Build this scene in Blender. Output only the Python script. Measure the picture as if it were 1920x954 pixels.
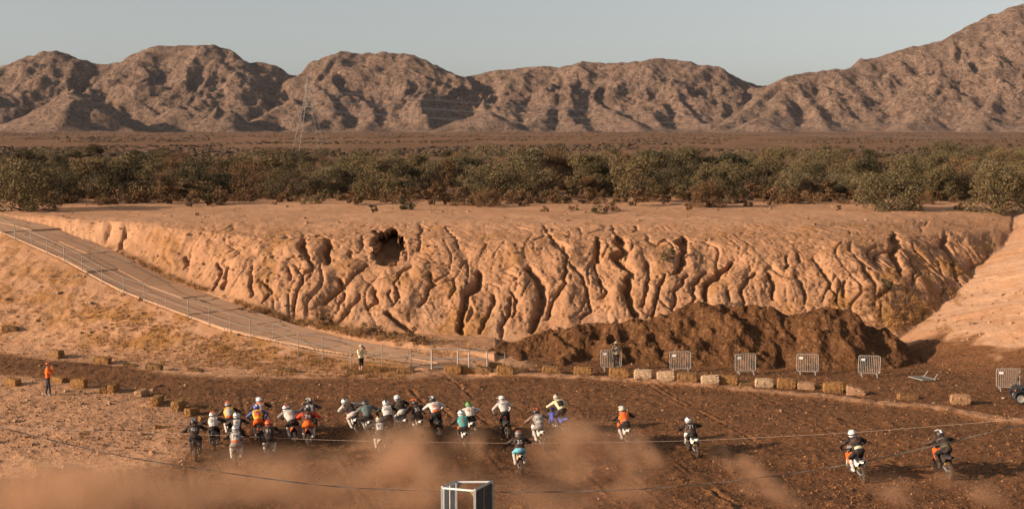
import bpy, bmesh, math, random
import numpy as np
from mathutils import Vector, Matrix, Euler
from mathutils.bvhtree import BVHTree

for o in list(bpy.data.objects):
    bpy.data.objects.remove(o)
SC = bpy.context.scene
COL = SC.collection
RNG = np.random.default_rng(7)
random.seed(7)

# ------------------------------------------------------------------ camera
FPX, CAMH, PITCH = 2400.0, 14.0, math.atan(227.0 / 2400.0)
cam_d = bpy.data.cameras.new('camera')
cam_d.sensor_width = 36.0
cam_d.lens = 36.0 * FPX / 1920.0
cam_d.clip_start, cam_d.clip_end = 0.5, 20000.0
cam_d.dof.use_dof = True
cam_d.dof.focus_distance = 60.0
cam_d.dof.aperture_fstop = 1.5
cam = bpy.data.objects.new('camera', cam_d)
cam.location = (0, 0, CAMH)
cam.rotation_euler = (math.pi / 2 - PITCH, 0, 0)
COL.objects.link(cam)
SC.camera = cam

# ------------------------------------------------------------------ sky and sun
SUN_EL, SUN_AZ = math.radians(18.0), math.radians(19.0)   # azimuth: behind the left-hand side
TO_SUN = Vector((-math.cos(SUN_AZ) * math.cos(SUN_EL), -math.sin(SUN_AZ) * math.cos(SUN_EL), math.sin(SUN_EL)))
world = bpy.data.worlds.new('World')
SC.world = world
world.use_nodes = True
nt = world.node_tree
nt.nodes.clear()
sky = nt.nodes.new('ShaderNodeTexSky')
sky.sky_type = 'NISHITA'
sky.sun_disc = False
sky.sun_elevation = SUN_EL
sky.sun_rotation = math.atan2(TO_SUN.x, TO_SUN.y)
sky.air_density, sky.dust_density, sky.ozone_density = 1.0, 2.0, 1.0
sky.altitude = 400
hs = nt.nodes.new('ShaderNodeHueSaturation')
hs.inputs['Saturation'].default_value = 0.28
bg = nt.nodes.new('ShaderNodeBackground')
bg.inputs['Strength'].default_value = 0.080
wo = nt.nodes.new('ShaderNodeOutputWorld')
nt.links.new(sky.outputs[0], hs.inputs['Color'])
nt.links.new(hs.outputs[0], bg.inputs[0])
nt.links.new(bg.outputs[0], wo.inputs[0])
sun_d = bpy.data.lights.new('sun', 'SUN')
sun_d.energy = 4.5
sun_d.angle = math.radians(0.6)
sun_d.color = (1.0, 0.79, 0.575)
sun = bpy.data.objects.new('sun', sun_d)
sun.rotation_euler = TO_SUN.to_track_quat('Z', 'Y').to_euler()
sun.location = (-60, -20, 60)
COL.objects.link(sun)

vs = SC.view_settings
vs.view_transform, vs.look, vs.exposure, vs.gamma = 'Standard', 'None', 0.70, 1.0
vs.use_curve_mapping = False
SC.render.engine = 'CYCLES'
SC.cycles.use_denoising = True
SC.cycles.max_bounces = 4
SC.cycles.diffuse_bounces = 1
SC.cycles.glossy_bounces = 2
SC.cycles.transmission_bounces = 2
SC.cycles.volume_bounces = 1
SC.cycles.transparent_max_bounces = 6
SC.cycles.use_adaptive_sampling = True
SC.cycles.adaptive_threshold = 0.02

# ------------------------------------------------------------------ projection helpers (planning where things stand)
CA, SA = math.cos(PITCH), math.sin(PITCH)
def at_depth(px, py, Y):
    """point of the place seen at photo pixel (px, py) that lies Y metres ahead"""
    u = (px - 960.0) / FPX; v = (py - 477.0) / FPX
    k = Y / (CA - v * SA)
    return Vector((u * k, Y, CAMH + k * (-SA - v * CA)))
def on_z(px, py, z=0.0):
    u = (px - 960.0) / FPX; v = (py - 477.0) / FPX
    k = (CAMH - z) / (SA + v * CA)
    return Vector((u * k, k * (CA - v * SA), z))
def to_px(X, Y, Z):
    d = Y * CA - (Z - CAMH) * SA
    w = Y * SA + (Z - CAMH) * CA
    return 960.0 + FPX * X / d, 477.0 - FPX * w / d

# ------------------------------------------------------------------ noise
_PERM = np.random.default_rng(99).permutation(4096).astype(np.int32)
_GA = np.random.default_rng(98).random(4096).astype(np.float32) * np.float32(2 * math.pi)
_GX, _GY = np.cos(_GA), np.sin(_GA)
def pnoise(x, y, seed=0):
    x = np.asarray(x, np.float32) + np.float32(seed * 7.31); y = np.asarray(y, np.float32) + np.float32(seed * 3.17)
    xf = np.floor(x); yf = np.floor(y)
    fx = x - xf; fy = y - yf
    ix = xf.astype(np.int32); iy = yf.astype(np.int32)
    u = fx * fx * fx * (fx * (fx * 6 - 15) + 10); v = fy * fy * fy * (fy * (fy * 6 - 15) + 10)
    p0 = _PERM[ix & 4095]; p1 = _PERM[(ix + 1) & 4095]
    i00 = _PERM[(p0 + iy) & 4095]; i10 = _PERM[(p1 + iy) & 4095]; i01 = _PERM[(p0 + iy + 1) & 4095]; i11 = _PERM[(p1 + iy + 1) & 4095]
    a = _GX[i00] * fx + _GY[i00] * fy; b = _GX[i10] * (fx - 1) + _GY[i10] * fy
    c = _GX[i01] * fx + _GY[i01] * (fy - 1); d = _GX[i11] * (fx - 1) + _GY[i11] * (fy - 1)
    t = a + u * (b - a)
    return np.float32(1.41) * (t + v * (c + u * (d - c) - t))
def fbm(x, y, seed=0, octv=4, lac=2.03, gain=0.5):
    s = 0.0; a = 1.0
    for i in range(octv):
        s = s + a * pnoise(x, y, seed + i * 17); x = x * lac; y = y * lac; a *= gain
    return s
def ridged(x, y, seed=0, octv=4, lac=2.03, gain=0.5):
    s = 0.0; a = 1.0
    for i in range(octv):
        s = s + a * (1 - np.abs(pnoise(x, y, seed + i * 17)) * 2); x = x * lac; y = y * lac; a *= gain
    return s
def sstep(a, b, x):
    t = np.clip((x - a) / (b - a), 0, 1)
    return t * t * (3 - 2 * t)

# ------------------------------------------------------------------ object helpers
def tag(o, label=None, cat=None, group=None, kind=None):
    if label: o['label'] = label
    if cat: o['category'] = cat
    if group: o['group'] = group
    if kind: o['kind'] = kind
    return o
def link(name, me, mat=None, parent=None):
    o = bpy.data.objects.new(name, me)
    COL.objects.link(o)
    if mat is not None and me is not None:
        if not me.materials:
            for m in (mat if isinstance(mat, (list, tuple)) else [mat]): me.materials.append(m)
    if parent is not None: o.parent = parent
    return o
def empty(name, loc=(0, 0, 0), rot=(0, 0, 0), scale=1.0):
    o = bpy.data.objects.new(name, None)
    o.empty_display_size = 0.3
    o.location = loc; o.rotation_euler = rot; o.scale = (scale,) * 3
    COL.objects.link(o)
    return o
def copy_tree(o, parent=None):
    c = o.copy(); COL.objects.link(c)
    c.parent = parent
    for ch in list(o.children): copy_tree(ch, c)
    return c
def raw_mesh(name, V, F, smooth=False, nper=None):
    """V (n,3), F (m,k) arrays -> mesh (all faces same size)"""
    V = np.asarray(V, np.float32); F = np.asarray(F, np.int32)
    me = bpy.data.meshes.new(name)
    k = F.shape[1]
    me.vertices.add(len(V)); me.vertices.foreach_set('co', V.ravel())
    me.loops.add(F.size); me.loops.foreach_set('vertex_index', F.ravel())
    me.polygons.add(len(F))
    me.polygons.foreach_set('loop_start', np.arange(0, F.size, k, dtype=np.int32))
    me.polygons.foreach_set('loop_total', np.full(len(F), k, np.int32))
    me.polygons.foreach_set('use_smooth', np.full(len(F), smooth, bool))
    me.update(calc_edges=True)
    return me
def grid_mesh(name, P, smooth=True):
    r, c = P.shape[:2]
    i = np.arange(r * c).reshape(r, c)
    F = np.stack([i[:-1, :-1], i[:-1, 1:], i[1:, 1:], i[1:, :-1]], -1).reshape(-1, 4)
    return raw_mesh(name, P.reshape(-1, 3), F, smooth)
def set_attr(me, name, arr):
    """(n,3) or (n,4) per-vertex colour attribute"""
    arr = np.asarray(arr, np.float32)
    if arr.shape[1] == 3: arr = np.concatenate([arr, np.ones((len(arr), 1), np.float32)], 1)
    a = me.attributes.new(name, 'FLOAT_COLOR', 'POINT')
    a.data.foreach_set('color', arr.ravel())

# ------------------------------------------------------------------ materials
MATS = {}
def new_mat(name):
    m = bpy.data.materials.new(name); m.use_nodes = True
    n = m.node_tree.nodes; b = n['Principled BSDF']
    b.inputs['Specular IOR Level'].default_value = 0.2
    return m, n, m.node_tree.links, b
def plain(name, col, rough=0.7, metal=0.0, var=0.12, scale=20.0, bump=0.0, spec=0.3, dust=0.0):
    """a base colour with some grain and wear, in object space"""
    if name in MATS: return MATS[name]
    m, n, l, b = new_mat(name)
    b.inputs['Roughness'].default_value = rough; b.inputs['Metallic'].default_value = metal
    b.inputs['Specular IOR Level'].default_value = spec
    tc = n.new('ShaderNodeTexCoord'); nz = n.new('ShaderNodeTexNoise')
    nz.inputs['Scale'].default_value = scale; nz.inputs['Detail'].default_value = 3
    l.new(tc.outputs['Object'], nz.inputs['Vector'])
    rp = n.new('ShaderNodeValToRGB')
    lo = tuple(c * (1 - var * 1.6) for c in col[:3]); hi = tuple(min(1, c * (1 + var)) for c in col[:3])
    rp.color_ramp.elements[0].color = (*lo, 1); rp.color_ramp.elements[1].color = (*hi, 1)
    rp.color_ramp.elements[0].position = 0.3; rp.color_ramp.elements[1].position = 0.7
    l.new(nz.outputs['Fac'], rp.inputs['Fac']); colr = rp.outputs['Color']
    if dust:
        dn_, _ = nnoise(n, l, tc.outputs['Object'], 7.0, 3, .6, .42, .75)
        colr = nmix(n, l, nmath(n, l, 'MULTIPLY', dn_, dust), colr, (0.30, 0.165, 0.095))
    l.new(colr, b.inputs['Base Color'])
    if bump:
        bp = n.new('ShaderNodeBump'); bp.inputs['Strength'].default_value = bump; bp.inputs['Distance'].default_value = 0.02
        l.new(nz.outputs['Fac'], bp.inputs['Height']); l.new(bp.outputs['Normal'], b.inputs['Normal'])
    MATS[name] = m
    return m
def srgb(r, g, b):
    f = lambda c: (c / 255 / 12.92) if c <= 10 else ((c / 255 + 0.055) / 1.055) ** 2.4
    return (f(r), f(g), f(b))
def nmix(n, l, fac, a, b):
    """mix two colours (sockets or tuples) by a socket or float; returns the socket"""
    x = n.new('ShaderNodeMix'); x.data_type = 'RGBA'
    for sock, v in ((x.inputs[0], fac), (x.inputs[6], a), (x.inputs[7], b)):
        if isinstance(v, (int, float)): sock.default_value = v
        elif isinstance(v, tuple): sock.default_value = (*v[:3], 1)
        else: l.new(v, sock)
    return x.outputs[2]
def nnoise(n, l, vec, scale, detail=4, rough=0.55, lo=0.35, hi=0.65):
    z = n.new('ShaderNodeTexNoise'); z.inputs['Scale'].default_value = scale
    z.inputs['Detail'].default_value = detail; z.inputs['Roughness'].default_value = rough
    l.new(vec, z.inputs['Vector'])
    mr = n.new('ShaderNodeMapRange'); mr.inputs[1].default_value = lo; mr.inputs[2].default_value = hi
    l.new(z.outputs['Fac'], mr.inputs[0])
    return mr.outputs[0], z.outputs['Fac']
def nmath(n, l, op, a, b=None):
    x = n.new('ShaderNodeMath'); x.operation = op
    for i, v in enumerate((a, b)):
        if v is None: continue
        if isinstance(v, (int, float)): x.inputs[i].default_value = v
        else: l.new(v, x.inputs[i])
    return x.outputs[0]

def mat_ground():
    m, n, l, b = new_mat('earth')
    b.inputs['Roughness'].default_value = 0.95; b.inputs['Specular IOR Level'].default_value = 0.08
    geo = n.new('ShaderNodeNewGeometry'); P = geo.outputs['Position']
    at = n.new('ShaderNodeAttribute'); at.attribute_name = 'zone'
    sep = n.new('ShaderNodeSeparateColor'); l.new(at.outputs['Color'], sep.inputs[0])
    big, _ = nnoise(n, l, P, 0.12, 4)
    mid, midr = nnoise(n, l, P, 1.1, 5)
    fine, finer = nnoise(n, l, P, 9.0, 4, 0.65)
    sand = nmix(n, l, big, (0.43, 0.225, 0.120), (0.52, 0.285, 0.160))
    sand = nmix(n, l, nmath(n, l, 'MULTIPLY', mid, 0.45), sand, (0.38, 0.185, 0.096))
    sand = nmix(n, l, nmath(n, l, 'MULTIPLY', fine, 0.30), sand, (0.30, 0.15, 0.08))
    pale = nmix(n, l, fine, (0.42, 0.235, 0.14), (0.48, 0.28, 0.17))
    # dark composted mulch: flecks of bark and soil
    vo = n.new('ShaderNodeTexVoronoi'); vo.inputs['Scale'].default_value = 9.0; vo.feature = 'F1'
    l.new(P, vo.inputs['Vector'])
    vs_ = n.new('ShaderNodeSeparateColor'); l.new(vo.outputs['Color'], vs_.inputs[0])
    mul = nmix(n, l, mid, (0.165, 0.072, 0.031), (0.255, 0.115, 0.051))
    mul = nmix(n, l, fine, mul, (0.125, 0.054, 0.024))
    smp = n.new('ShaderNodeMapping'); smp.inputs['Scale'].default_value = (.22, 1.0, 1.0); smp.inputs['Rotation'].default_value = (0, 0, .12); l.new(P, smp.inputs[0])
    damp, _ = nnoise(n, l, smp.outputs[0], .55, 5, .62, .46, .66)
    mul = nmix(n, l, nmath(n, l, 'MULTIPLY', damp, .55), mul, (0.080, 0.036, 0.018))
    fl = nmath(n, l, 'GREATER_THAN', vs_.outputs[0], 0.80)
    mul = nmix(n, l, nmath(n, l, 'MULTIPLY', fl, 0.45), mul, (0.30, 0.135, 0.055))
    dk = nmath(n, l, 'GREATER_THAN', vs_.outputs[1], 0.80)
    mul = nmix(n, l, nmath(n, l, 'MULTIPLY', dk, 0.6), mul, (0.05, 0.026, 0.014))
    grass = nmix(n, l, fine, (0.20, 0.085, 0.024), (0.42, 0.205, 0.07))
    # break up the borders of each zone
    brk = nmath(n, l, 'MULTIPLY', nmath(n, l, 'SUBTRACT', midr, 0.5), 1.1)
    def edge(s):
        return nmath(n, l, 'MULTIPLY', nmath(n, l, 'SUBTRACT', nmath(n, l, 'ADD', s, brk), 0.2), 1.6)
    def cl(s):
        x = n.new('ShaderNodeClamp'); l.new(s, x.inputs[0]); return x.outputs[0]
    bank = nmix(n, l, mid, (0.375, 0.190, 0.100), (0.435, 0.230, 0.125)); bank = nmix(n, l, nmath(n, l, 'MULTIPLY', fine, 0.35), bank, (0.26, 0.128, 0.064))  # bank sand made darker than the flat to hold down its sunlit faces
    c = nmix(n, l, cl(at.outputs['Alpha']), sand, bank)
    c = nmix(n, l, cl(sep.outputs[2]), c, pale)
    c = nmix(n, l, cl(nmath(n, l, 'MULTIPLY', edge(sep.outputs[1]), 0.8)), c, grass)
    c = nmix(n, l, cl(edge(sep.outputs[0])), c, mul)
    l.new(c, b.inputs['Base Color'])
    bp = n.new('ShaderNodeBump'); bp.inputs['Strength'].default_value = 0.6; bp.inputs['Distance'].default_value = 0.035
    hsum = nmath(n, l, 'ADD', finer, nmath(n, l, 'MULTIPLY', vo.outputs['Distance'], 0.8))
    l.new(hsum, bp.inputs['Height'])
    b2 = n.new('ShaderNodeBump'); b2.inputs['Strength'].default_value = .55; b2.inputs['Distance'].default_value = .22
    l.new(nmath(n, l, 'MULTIPLY', midr, nmath(n, l, 'SUBTRACT', 1.0, sep.outputs[0])), b2.inputs['Height']); l.new(b2.outputs['Normal'], bp.inputs['Normal']); l.new(bp.outputs['Normal'], b.inputs['Normal'])
    return m
M_GROUND = mat_ground()
# ================================================================== TERRAIN
def seg_dist(X, Y, pts):
    """distance to a plan polyline pts [(x,y,val..)], returns (dist, interpolated vals, signed side)"""
    best = np.full(X.shape, 1e9); val = np.zeros(X.shape); side = np.zeros(X.shape)
    for a, b in zip(pts[:-1], pts[1:]):
        dx, dy = b[0] - a[0], b[1] - a[1]; L2 = dx * dx + dy * dy + 1e-9
        t = np.clip(((X - a[0]) * dx + (Y - a[1]) * dy) / L2, 0, 1)
        ex, ey = X - (a[0] + t * dx), Y - (a[1] + t * dy)
        d = np.hypot(ex, ey)
        m = d < best
        best = np.where(m, d, best)
        val = np.where(m, a[2] + t * (b[2] - a[2]), val)
        side = np.where(m, np.sign(dx * ey - dy * ex), side)
    return best, val, side

# the concrete ramp: far edge in plan with heights (left, high -> right, pit floor)
RAMP_A, RAMP_B = np.array([-43.9, 109.8]), np.array([-3.2, 76.0])
RAMP_T = [-0.5, -0.12, 0, .18, .33, .47, .63, .72, .85, 1.0]
RAMP_Z = [7.25, 7.2, 7.0, 6.2, 4.75, 2.97, 1.76, 1.17, .55, .2]
def ramp_far(t):
    p = RAMP_A + (RAMP_B - RAMP_A) * t
    return p[0], p[1], float(np.interp(t, RAMP_T, RAMP_Z))
RT = np.array([-.5, -.12, 0, .09, .18, .25, .33, .40, .47, .55, .63, .72, .85, 1.0])
FAR = [ramp_far(t) for t in RT]
PERP = np.array([-.639, -.769])
def ramp_near(t):
    x, y, z = ramp_far(t)
    w = 4.9 if t < .7 else 4.9 + (t - .7) / .3 * (2.2 - 4.9)
    k = 0 if t < .7 else (t - .7) / .3 * 1.2
    return x + PERP[0] * w - k * 0.6, y + PERP[1] * w + k * 1.0, z
NEAR = [ramp_near(t) for t in RT]

# toe of the eroded bank on the pit floor; on the left the ramp is cut into the bank
TOE = [(-110, 91, .1), (-60, 88, .1), (-30, 86.6, .1), (-11.5, 86.2, .1), (-7, 85.8, .1), (-2.8, 85.5, .1), (4.5, 85.3, .1), (12, 85.5, .1), (20, 85.5, .1), (26, 84.6, .05),
       (32, 88.2, .05), (44, 97, .0), (60, 106, .0), (110, 112, 0)]

def tile(ox, oy, pts, w, d):
    return ([(ox + x / 3.669, oy + y / 3.669) for x, y in pts], w, d)
A_, B_, C_, D_ = (0, 380), (480, 380), (960, 380), (1440, 380)
GULLY = [tile(*t, p, w, d) for t, p, w, d in [
 (A_, [(870,180),(850,250),(830,310),(795,350)], .35, .7), (A_, [(760,170),(730,260)], .3, .5), (A_, [(1290,370),(1270,450)], .3, .5),
 (A_, [(1500,400),(1520,480),(1480,600)], .3, .7), (A_, [(1560,430),(1555,530),(1530,600)], .25, .6), (A_, [(1730,430),(1725,560),(1735,640)], .3, .6),
 (B_, [(335,250),(340,340),(380,400),(375,460),(330,500),(310,560),(275,640),(250,740)], .33, .8),
 (B_, [(335,250),(320,290),(345,345)], .5, 1.0), (B_, [(500,260),(480,330),(495,400)], .5, 1.1),
 (B_, [(270,430),(330,490)], .25, .4), (B_, [(230,440),(240,530)], .3, .5), (B_, [(50,530),(100,600),(50,690)], .3, .5),
 (B_, [(580,520),(600,580),(470,690)], .45, .8), (B_, [(760,430),(640,520),(600,570)], .4, .7), (B_, [(605,600),(600,670),(540,760)], .22, .45),
 (B_, [(650,330),(650,380)], .35, .6), (B_, [(735,230),(720,310)], .3, .6), (B_, [(700,640),(640,740),(560,830)], .3, .5),
 (B_, [(1060,430),(990,480),(960,560),(990,640),(940,700)], .25, .6), (B_, [(1130,140),(1140,200),(1110,310)], .3, .5),
 (B_, [(1200,470),(1210,560),(1180,630),(1120,700)], .35, .7), (B_, [(1300,170),(1390,260),(1395,320)], .25, .5),
 (B_, [(1540,480),(1530,560),(1450,630),(1420,720),(1410,880)], .55, 1.1), (B_, [(1640,630),(1640,690),(1570,800),(1550,900)], .33, .7),
 (B_, [(1750,650),(1740,760),(1690,850),(1680,920)], .33, .7), (B_, [(900,760),(1000,830),(1060,870),(1100,910)], .45, .9),
 (B_, [(920,600),(900,620),(940,680)], .25, .5), (B_, [(820,600),(830,680),(770,720)], .4, .7), (B_, [(1350,520),(1370,590),(1330,640)], .3, .6),
 (C_, [(220,160),(290,270),(370,340),(380,400),(350,500),(370,540),(290,670),(240,800)], .33, .75), (C_, [(280,250),(370,310)], .5, .8),
 (C_, [(120,450),(200,540),(215,600),(190,740),(130,880)], .6, 1.1), (C_, [(590,250),(600,390)], .45, 1.0),
 (C_, [(720,250),(790,330),(700,370),(800,450),(840,510)], .5, 1.1), (C_, [(930,410),(940,480),(930,570),(900,700)], .33, .7),
 (C_, [(460,170),(480,200)], .3, .5), (C_, [(400,400),(480,500),(520,600),(540,740),(480,790)], .33, .7),
 (C_, [(610,520),(650,590),(620,640)], .35, .7), (C_, [(800,520),(800,620),(820,700),(860,770)], .55, 1.1),
 (C_, [(1180,240),(1150,280),(1190,340),(1160,440),(1110,490)], .4, 1.0), (C_, [(1060,500),(1020,570),(1000,640),(970,760)], .38, .8),
 (C_, [(1200,500),(1130,600),(1110,720)], .33, .7), (C_, [(1330,480),(1250,560),(1260,650),(1210,710)], .33, .7),
 (C_, [(1510,420),(1340,560),(1330,660)], .4, .9), (C_, [(1670,480),(1590,560),(1590,690)], .35, .7), (C_, [(1480,600),(1500,660)], .33, .6),
 (C_, [(860,160),(850,200)], .3, .5), (C_, [(690,160),(710,210)], .3, .5), (C_, [(0,620),(30,660),(10,780)], .33, .7), (C_, [(560,400),(570,450)], .3, .6),
 (D_, [(870,220),(900,290),(850,330),(890,400),(910,490)], .45, 1.0), (D_, [(1220,230),(1190,280),(1260,350),(1280,430)], .4, .9),
 (D_, [(320,390),(400,500),(470,620),(480,690)], .33, .7), (D_, [(200,500),(250,600),(250,690)], .33, .7), (D_, [(130,370),(120,460)], .33, .7),
 (D_, [(210,350),(215,400)], .33, .6), (D_, [(0,490),(50,560),(40,660)], .38, .8), (D_, [(620,370),(690,470),(740,540),(740,700)], .33, .7),
 (D_, [(860,550),(800,620),(740,660)], .4, .7), (D_, [(1490,320),(1520,380),(1460,410),(1380,460)], .28, .5), (D_, [(730,360),(750,430)], .35, .6),
 (D_, [(1300,530),(1280,430)], .3, .5), (D_, [(530,530),(520,640)], .3, .6), (D_, [(1490,230),(1540,250)], .45, .7), (D_, [(980,380),(1010,480),(990,580)], .28, .5),
 (D_, [(1690,90),(1690,180)], .4, .7), (D_, [(1060,130),(1060,190)], .25, .4), (D_, [(1105,120),(1060,180)], .25, .4),
]]

def bank_height(D, zt, X):
    """height of the eroded bank at D metres behind its toe"""
    right = 0.0 * X
    s = (7.25 - zt) / 7.25
    s = np.maximum(s, .03)
    Dn = D / s
    prof = np.interp(Dn, [-1, 0, 1.0, 4.2, 8.4, 9.2, 15, 24, 60], [0, 0, .75, 3.3, 5.75, 6.05, 6.95, 7.1, 7.35])
    profr = np.interp(Dn, [-1, 0, 2, 5, 9, 13, 18, 28, 60], [0, 0, .8, 2.4, 4.6, 6.1, 6.95, 7.1, 7.35])
    p = prof * (1 - right) + profr * right
    return zt + p * s

def ground_build():
    nt_, nd = 950, 640
    tt = np.linspace(-.52, .52, nt_)
    Yr = np.concatenate([np.geomspace(38, 74, 250), np.linspace(74.1, 84, 70), np.linspace(84.06, 100, 250), np.linspace(100.2, 140, 70)])
    T, Y = np.meshgrid(tt, Yr)
    X = T * Y
    # keep column spacing sensible close to the camera
    d, zt, side = seg_dist(X, Y, TOE)
    D = np.where(side > 0, d, -d)
    dn, zn, siden = seg_dist(X, Y, NEAR)
    df, zf, sidef = seg_dist(X, Y, FAR)
    behind = np.where((X < -3.2) | (Y > 76), sidef > 0, False)
    D = np.where(~behind & (X < -3), np.minimum(D, -.01), D)
    # floor
    fl = 0.10 * fbm(X * .12, Y * .12, 3, 3)
    px0, py0 = to_px(X, Y, fl)
    # sandy shoulder along the left and under the row of bales
    def poly_mask(poly, soft=6):
        xs = np.array([p[0] for p in poly]); ys = np.array([p[1] for p in poly])
        inside = np.zeros(px0.shape, bool); j = len(poly) - 1
        for i in range(len(poly)):
            c = ((ys[i] > py0) != (ys[j] > py0)) & (px0 < (xs[j] - xs[i]) * (py0 - ys[i]) / (ys[j] - ys[i] + 1e-9) + xs[i])
            inside ^= c; j = i
        return inside
    warp = 9 * fbm(X * .35, Y * .35, 21, 4)
    py_keep = py0.copy(); py0 = py0 + warp
    track = poly_mask([(-700, 628), (0, 661), (120, 674), (300, 695), (480, 705), (700, 706), (930, 706), (1000, 700), (950, 640), (1000, 560), (1500, 540), (1640, 600),
                       (1700, 650), (1790, 655), (1920, 634), (2600, 600), (2600, 1300), (-700, 1300), (-700, 905), (0, 893), (180, 880), (300, 868), (352, 848), (362, 800),
                       (352, 776), (300, 752), (228, 728), (110, 716), (0, 702), (-700, 676)])
    mulch = track.astype(float)
    berm = np.zeros_like(X)
    for pts in ([(940, 703), (1180, 714), (1400, 730), (1560, 745), (1620, 752)], [(1660, 757), (1760, 765), (1860, 784), (1930, 792), (2100, 800)]):
        w = [on_z(*p) for p in pts]
        dd, _, _ = seg_dist(X, Y, [(p.x, p.y, 0) for p in w])
        berm = np.maximum(berm, np.exp(-(dd / .75) ** 2))
    def blur(a, r, c):
        for ax, k in ((0, r), (1, c)):
            cs = np.cumsum(np.pad(a, [(k + 1, k) if i == ax else (0, 0) for i in (0, 1)], mode='edge'), axis=ax)
            n_ = a.shape[ax]
            a = (np.take(cs, np.arange(2 * k + 1, 2 * k + 1 + n_), ax) - np.take(cs, np.arange(0, n_), ax)) / (2 * k + 1)
        return a
    mulch = blur(blur(mulch, 4, 9), 4, 9)
    mulch = mulch * (1 - .62 * sstep(.2, .9, berm))
    py0 = py_keep
    # relief of the floor
    hd = math.radians(16); ca, sa = math.cos(hd), math.sin(hd)
    al = -X * sa + Y * ca; ac = X * ca + Y * sa
    ruts = ridged(ac * 1.1 + .35 * fbm(al * .12, ac * .12, 5, 2), al * .06, 11, 2) - 1
    clod = fbm(X * 2.2, Y * 2.2, 31, 4) * .030 + np.maximum(fbm(X * .9, Y * .9, 33, 3), 0) ** 2 * .10
    rr_ = np.random.default_rng(61); grooves = np.zeros_like(X)
    acw = ac + .25 * fbm(al * .05, ac * .05, 57, 2) + .0035 * (al - 50) ** 2 * .25
    for _ in range(46):
        c0 = rr_.uniform(-6, 36) if rr_.random() < .8 else rr_.uniform(-22, 0); l0 = rr_.uniform(38, 58); l1 = l0 + rr_.uniform(4, 18); tl = rr_.normal(0, .035)
        dd = np.abs(acw - c0 - tl * (al - 50)); on = sstep(l0 - 2, l0 + 2, al) * sstep(l1 + 3, l1 - 3, al)
        grooves += on * (-.075 * np.exp(-(dd / .085) ** 2) + .040 * np.exp(-((dd - .21) / .10) ** 2)) * rr_.uniform(.3, 1.0)
    rough = .02 * fbm(X * 3, Y * 3, 41, 3) + .05 * fbm(X * .8, Y * .8, 42, 3)
    fl = fl + mulch * (np.clip(grooves, -.1, .08) * sstep(-.35, .25, fbm(X * .5, Y * .5, 59, 3)) + clod + .030 * np.clip(ruts, -1, 1) * sstep(66, 56, Y) * sstep(-.3, .5, fbm(X * .13, Y * .08, 37, 2) + .1)) + (1 - mulch) * rough
    fl = fl + .16 * berm * (1 + .4 * fbm(X * 1.5, Y * 1.5, 51, 2))
    # ramp embankment facing the camera
    emb = np.where(siden < 0, zn + .02 - .36 * dn, zn + .02)
    emb = emb + .10 * fbm(X * .9, Y * .9, 61, 4) * sstep(.0, 1.5, dn) * (siden < 0)
    emb_on = (siden < 0)
    k = .35
    zlow = np.where(emb_on, np.log(np.exp(np.clip(emb / k, -50, 60)) + np.exp(fl / k)) * k - k * .25, fl)
    zlow = np.where(emb_on & (emb < -1.5), fl, zlow)
    # strip between the ramp edges lies just under the slabs
    on_ramp = (siden > 0) & (D <= 0) & (X < -1.0)
    zramp = np.where(on_ramp, np.maximum(fl, zn - .30 + .36 * sstep(4.9, 5.6, dn) + .05 * fbm(X * .9, Y * .9, 65, 3)), zlow)
    # bank
    Dw = D + .5 * fbm(X * .16, Y * .16, 71, 3) * sstep(0, 2, D)
    zb = bank_height(Dw, np.maximum(zt, 0), X)
    cut = zf + .04 + np.interp(df, [0, .5, 2.0, 4.5, 9, 30], [0, .25, 1.5, 3.4, 6.2, 22]) + .35 * fbm(X * .35, Y * .35, 75, 3) * sstep(.2, 2, df)
    zb = np.where(X < -2.5, np.minimum(zb, cut), zb)
    Z = np.where(D > 0, zb, zramp)
    # far flats
    Z = Z + np.where(D > 18, .12 * fbm(X * .15, Y * .3, 81, 3), 0)
    # gullies and lobes on the bank
    onb = (D > 0) & (Y < 116)
    bx, by = to_px(X, Y, Z)
    nb = onb & (py0 < 2000)
    ii = np.where(nb)
    gx, gy = bx[ii], by[ii]; wx, wy = X[ii], Y[ii]
    sc = 2400.0 / wy
    gx = gx + 5.0 * fbm(wx * 1.1, wy * 1.1, 91, 3); gy = gy + 3.0 * fbm(wx * 1.1, wy * 1.1, 95, 2)
    dep = np.zeros(len(gx)); dmin = np.full(len(gx), 9.0)
    for pts, w, dpt in GULLY:
        pa = np.array(pts); lo = pa.min(0) - 70; hi = pa.max(0) + 70
        s = np.where((gx > lo[0]) & (gx < hi[0]) & (gy > lo[1]) & (gy < hi[1]))[0]
        if len(s) == 0: continue
        d_, v_, _ = seg_dist(gx[s], gy[s], [(p[0], p[1], i / (len(pts) - 1)) for i, p in enumerate(pts)])
        d_ = d_ / sc[s]
        dmin[s] = np.minimum(dmin[s], d_)
        ww = w * (.38 if dpt >= .9 else .26) * (.55 + .45 * np.sin(np.clip(v_ * 2.6 + .4, 0, 3)))
        dep[s] = np.maximum(dep[s], (dpt if dpt >= .9 else dpt * .8) * np.clip(1 - d_ / (ww * 1.7), 0, 1) ** .8)
    Dl = D[ii]; mid = sstep(.3, 2.0, np.minimum(Dl, np.where(wx < -3, df[ii], 99))) * sstep(10.5, 7.8, np.where(wx < -12, np.minimum(Dl, 7 + df[ii] * 1.0), Dl))
    g2 = 1 - np.abs(pnoise(wx * .62 + .9 * pnoise(wx * .3, wy * .3, 103), wy * .13 + wx * .05, 101)) * 2
    pm = sstep(-.25, .35, fbm(wx * .21, wy * .25, 107, 2) + .1)
    fine_g = np.clip((g2 - .86) / .14, 0, 1) * .34 * pm
    g3 = 1 - np.abs(pnoise(wx * 1.7 + .8 * pnoise(wx * .6, wy * .6, 113), wy * .4, 111)) * 2
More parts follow.
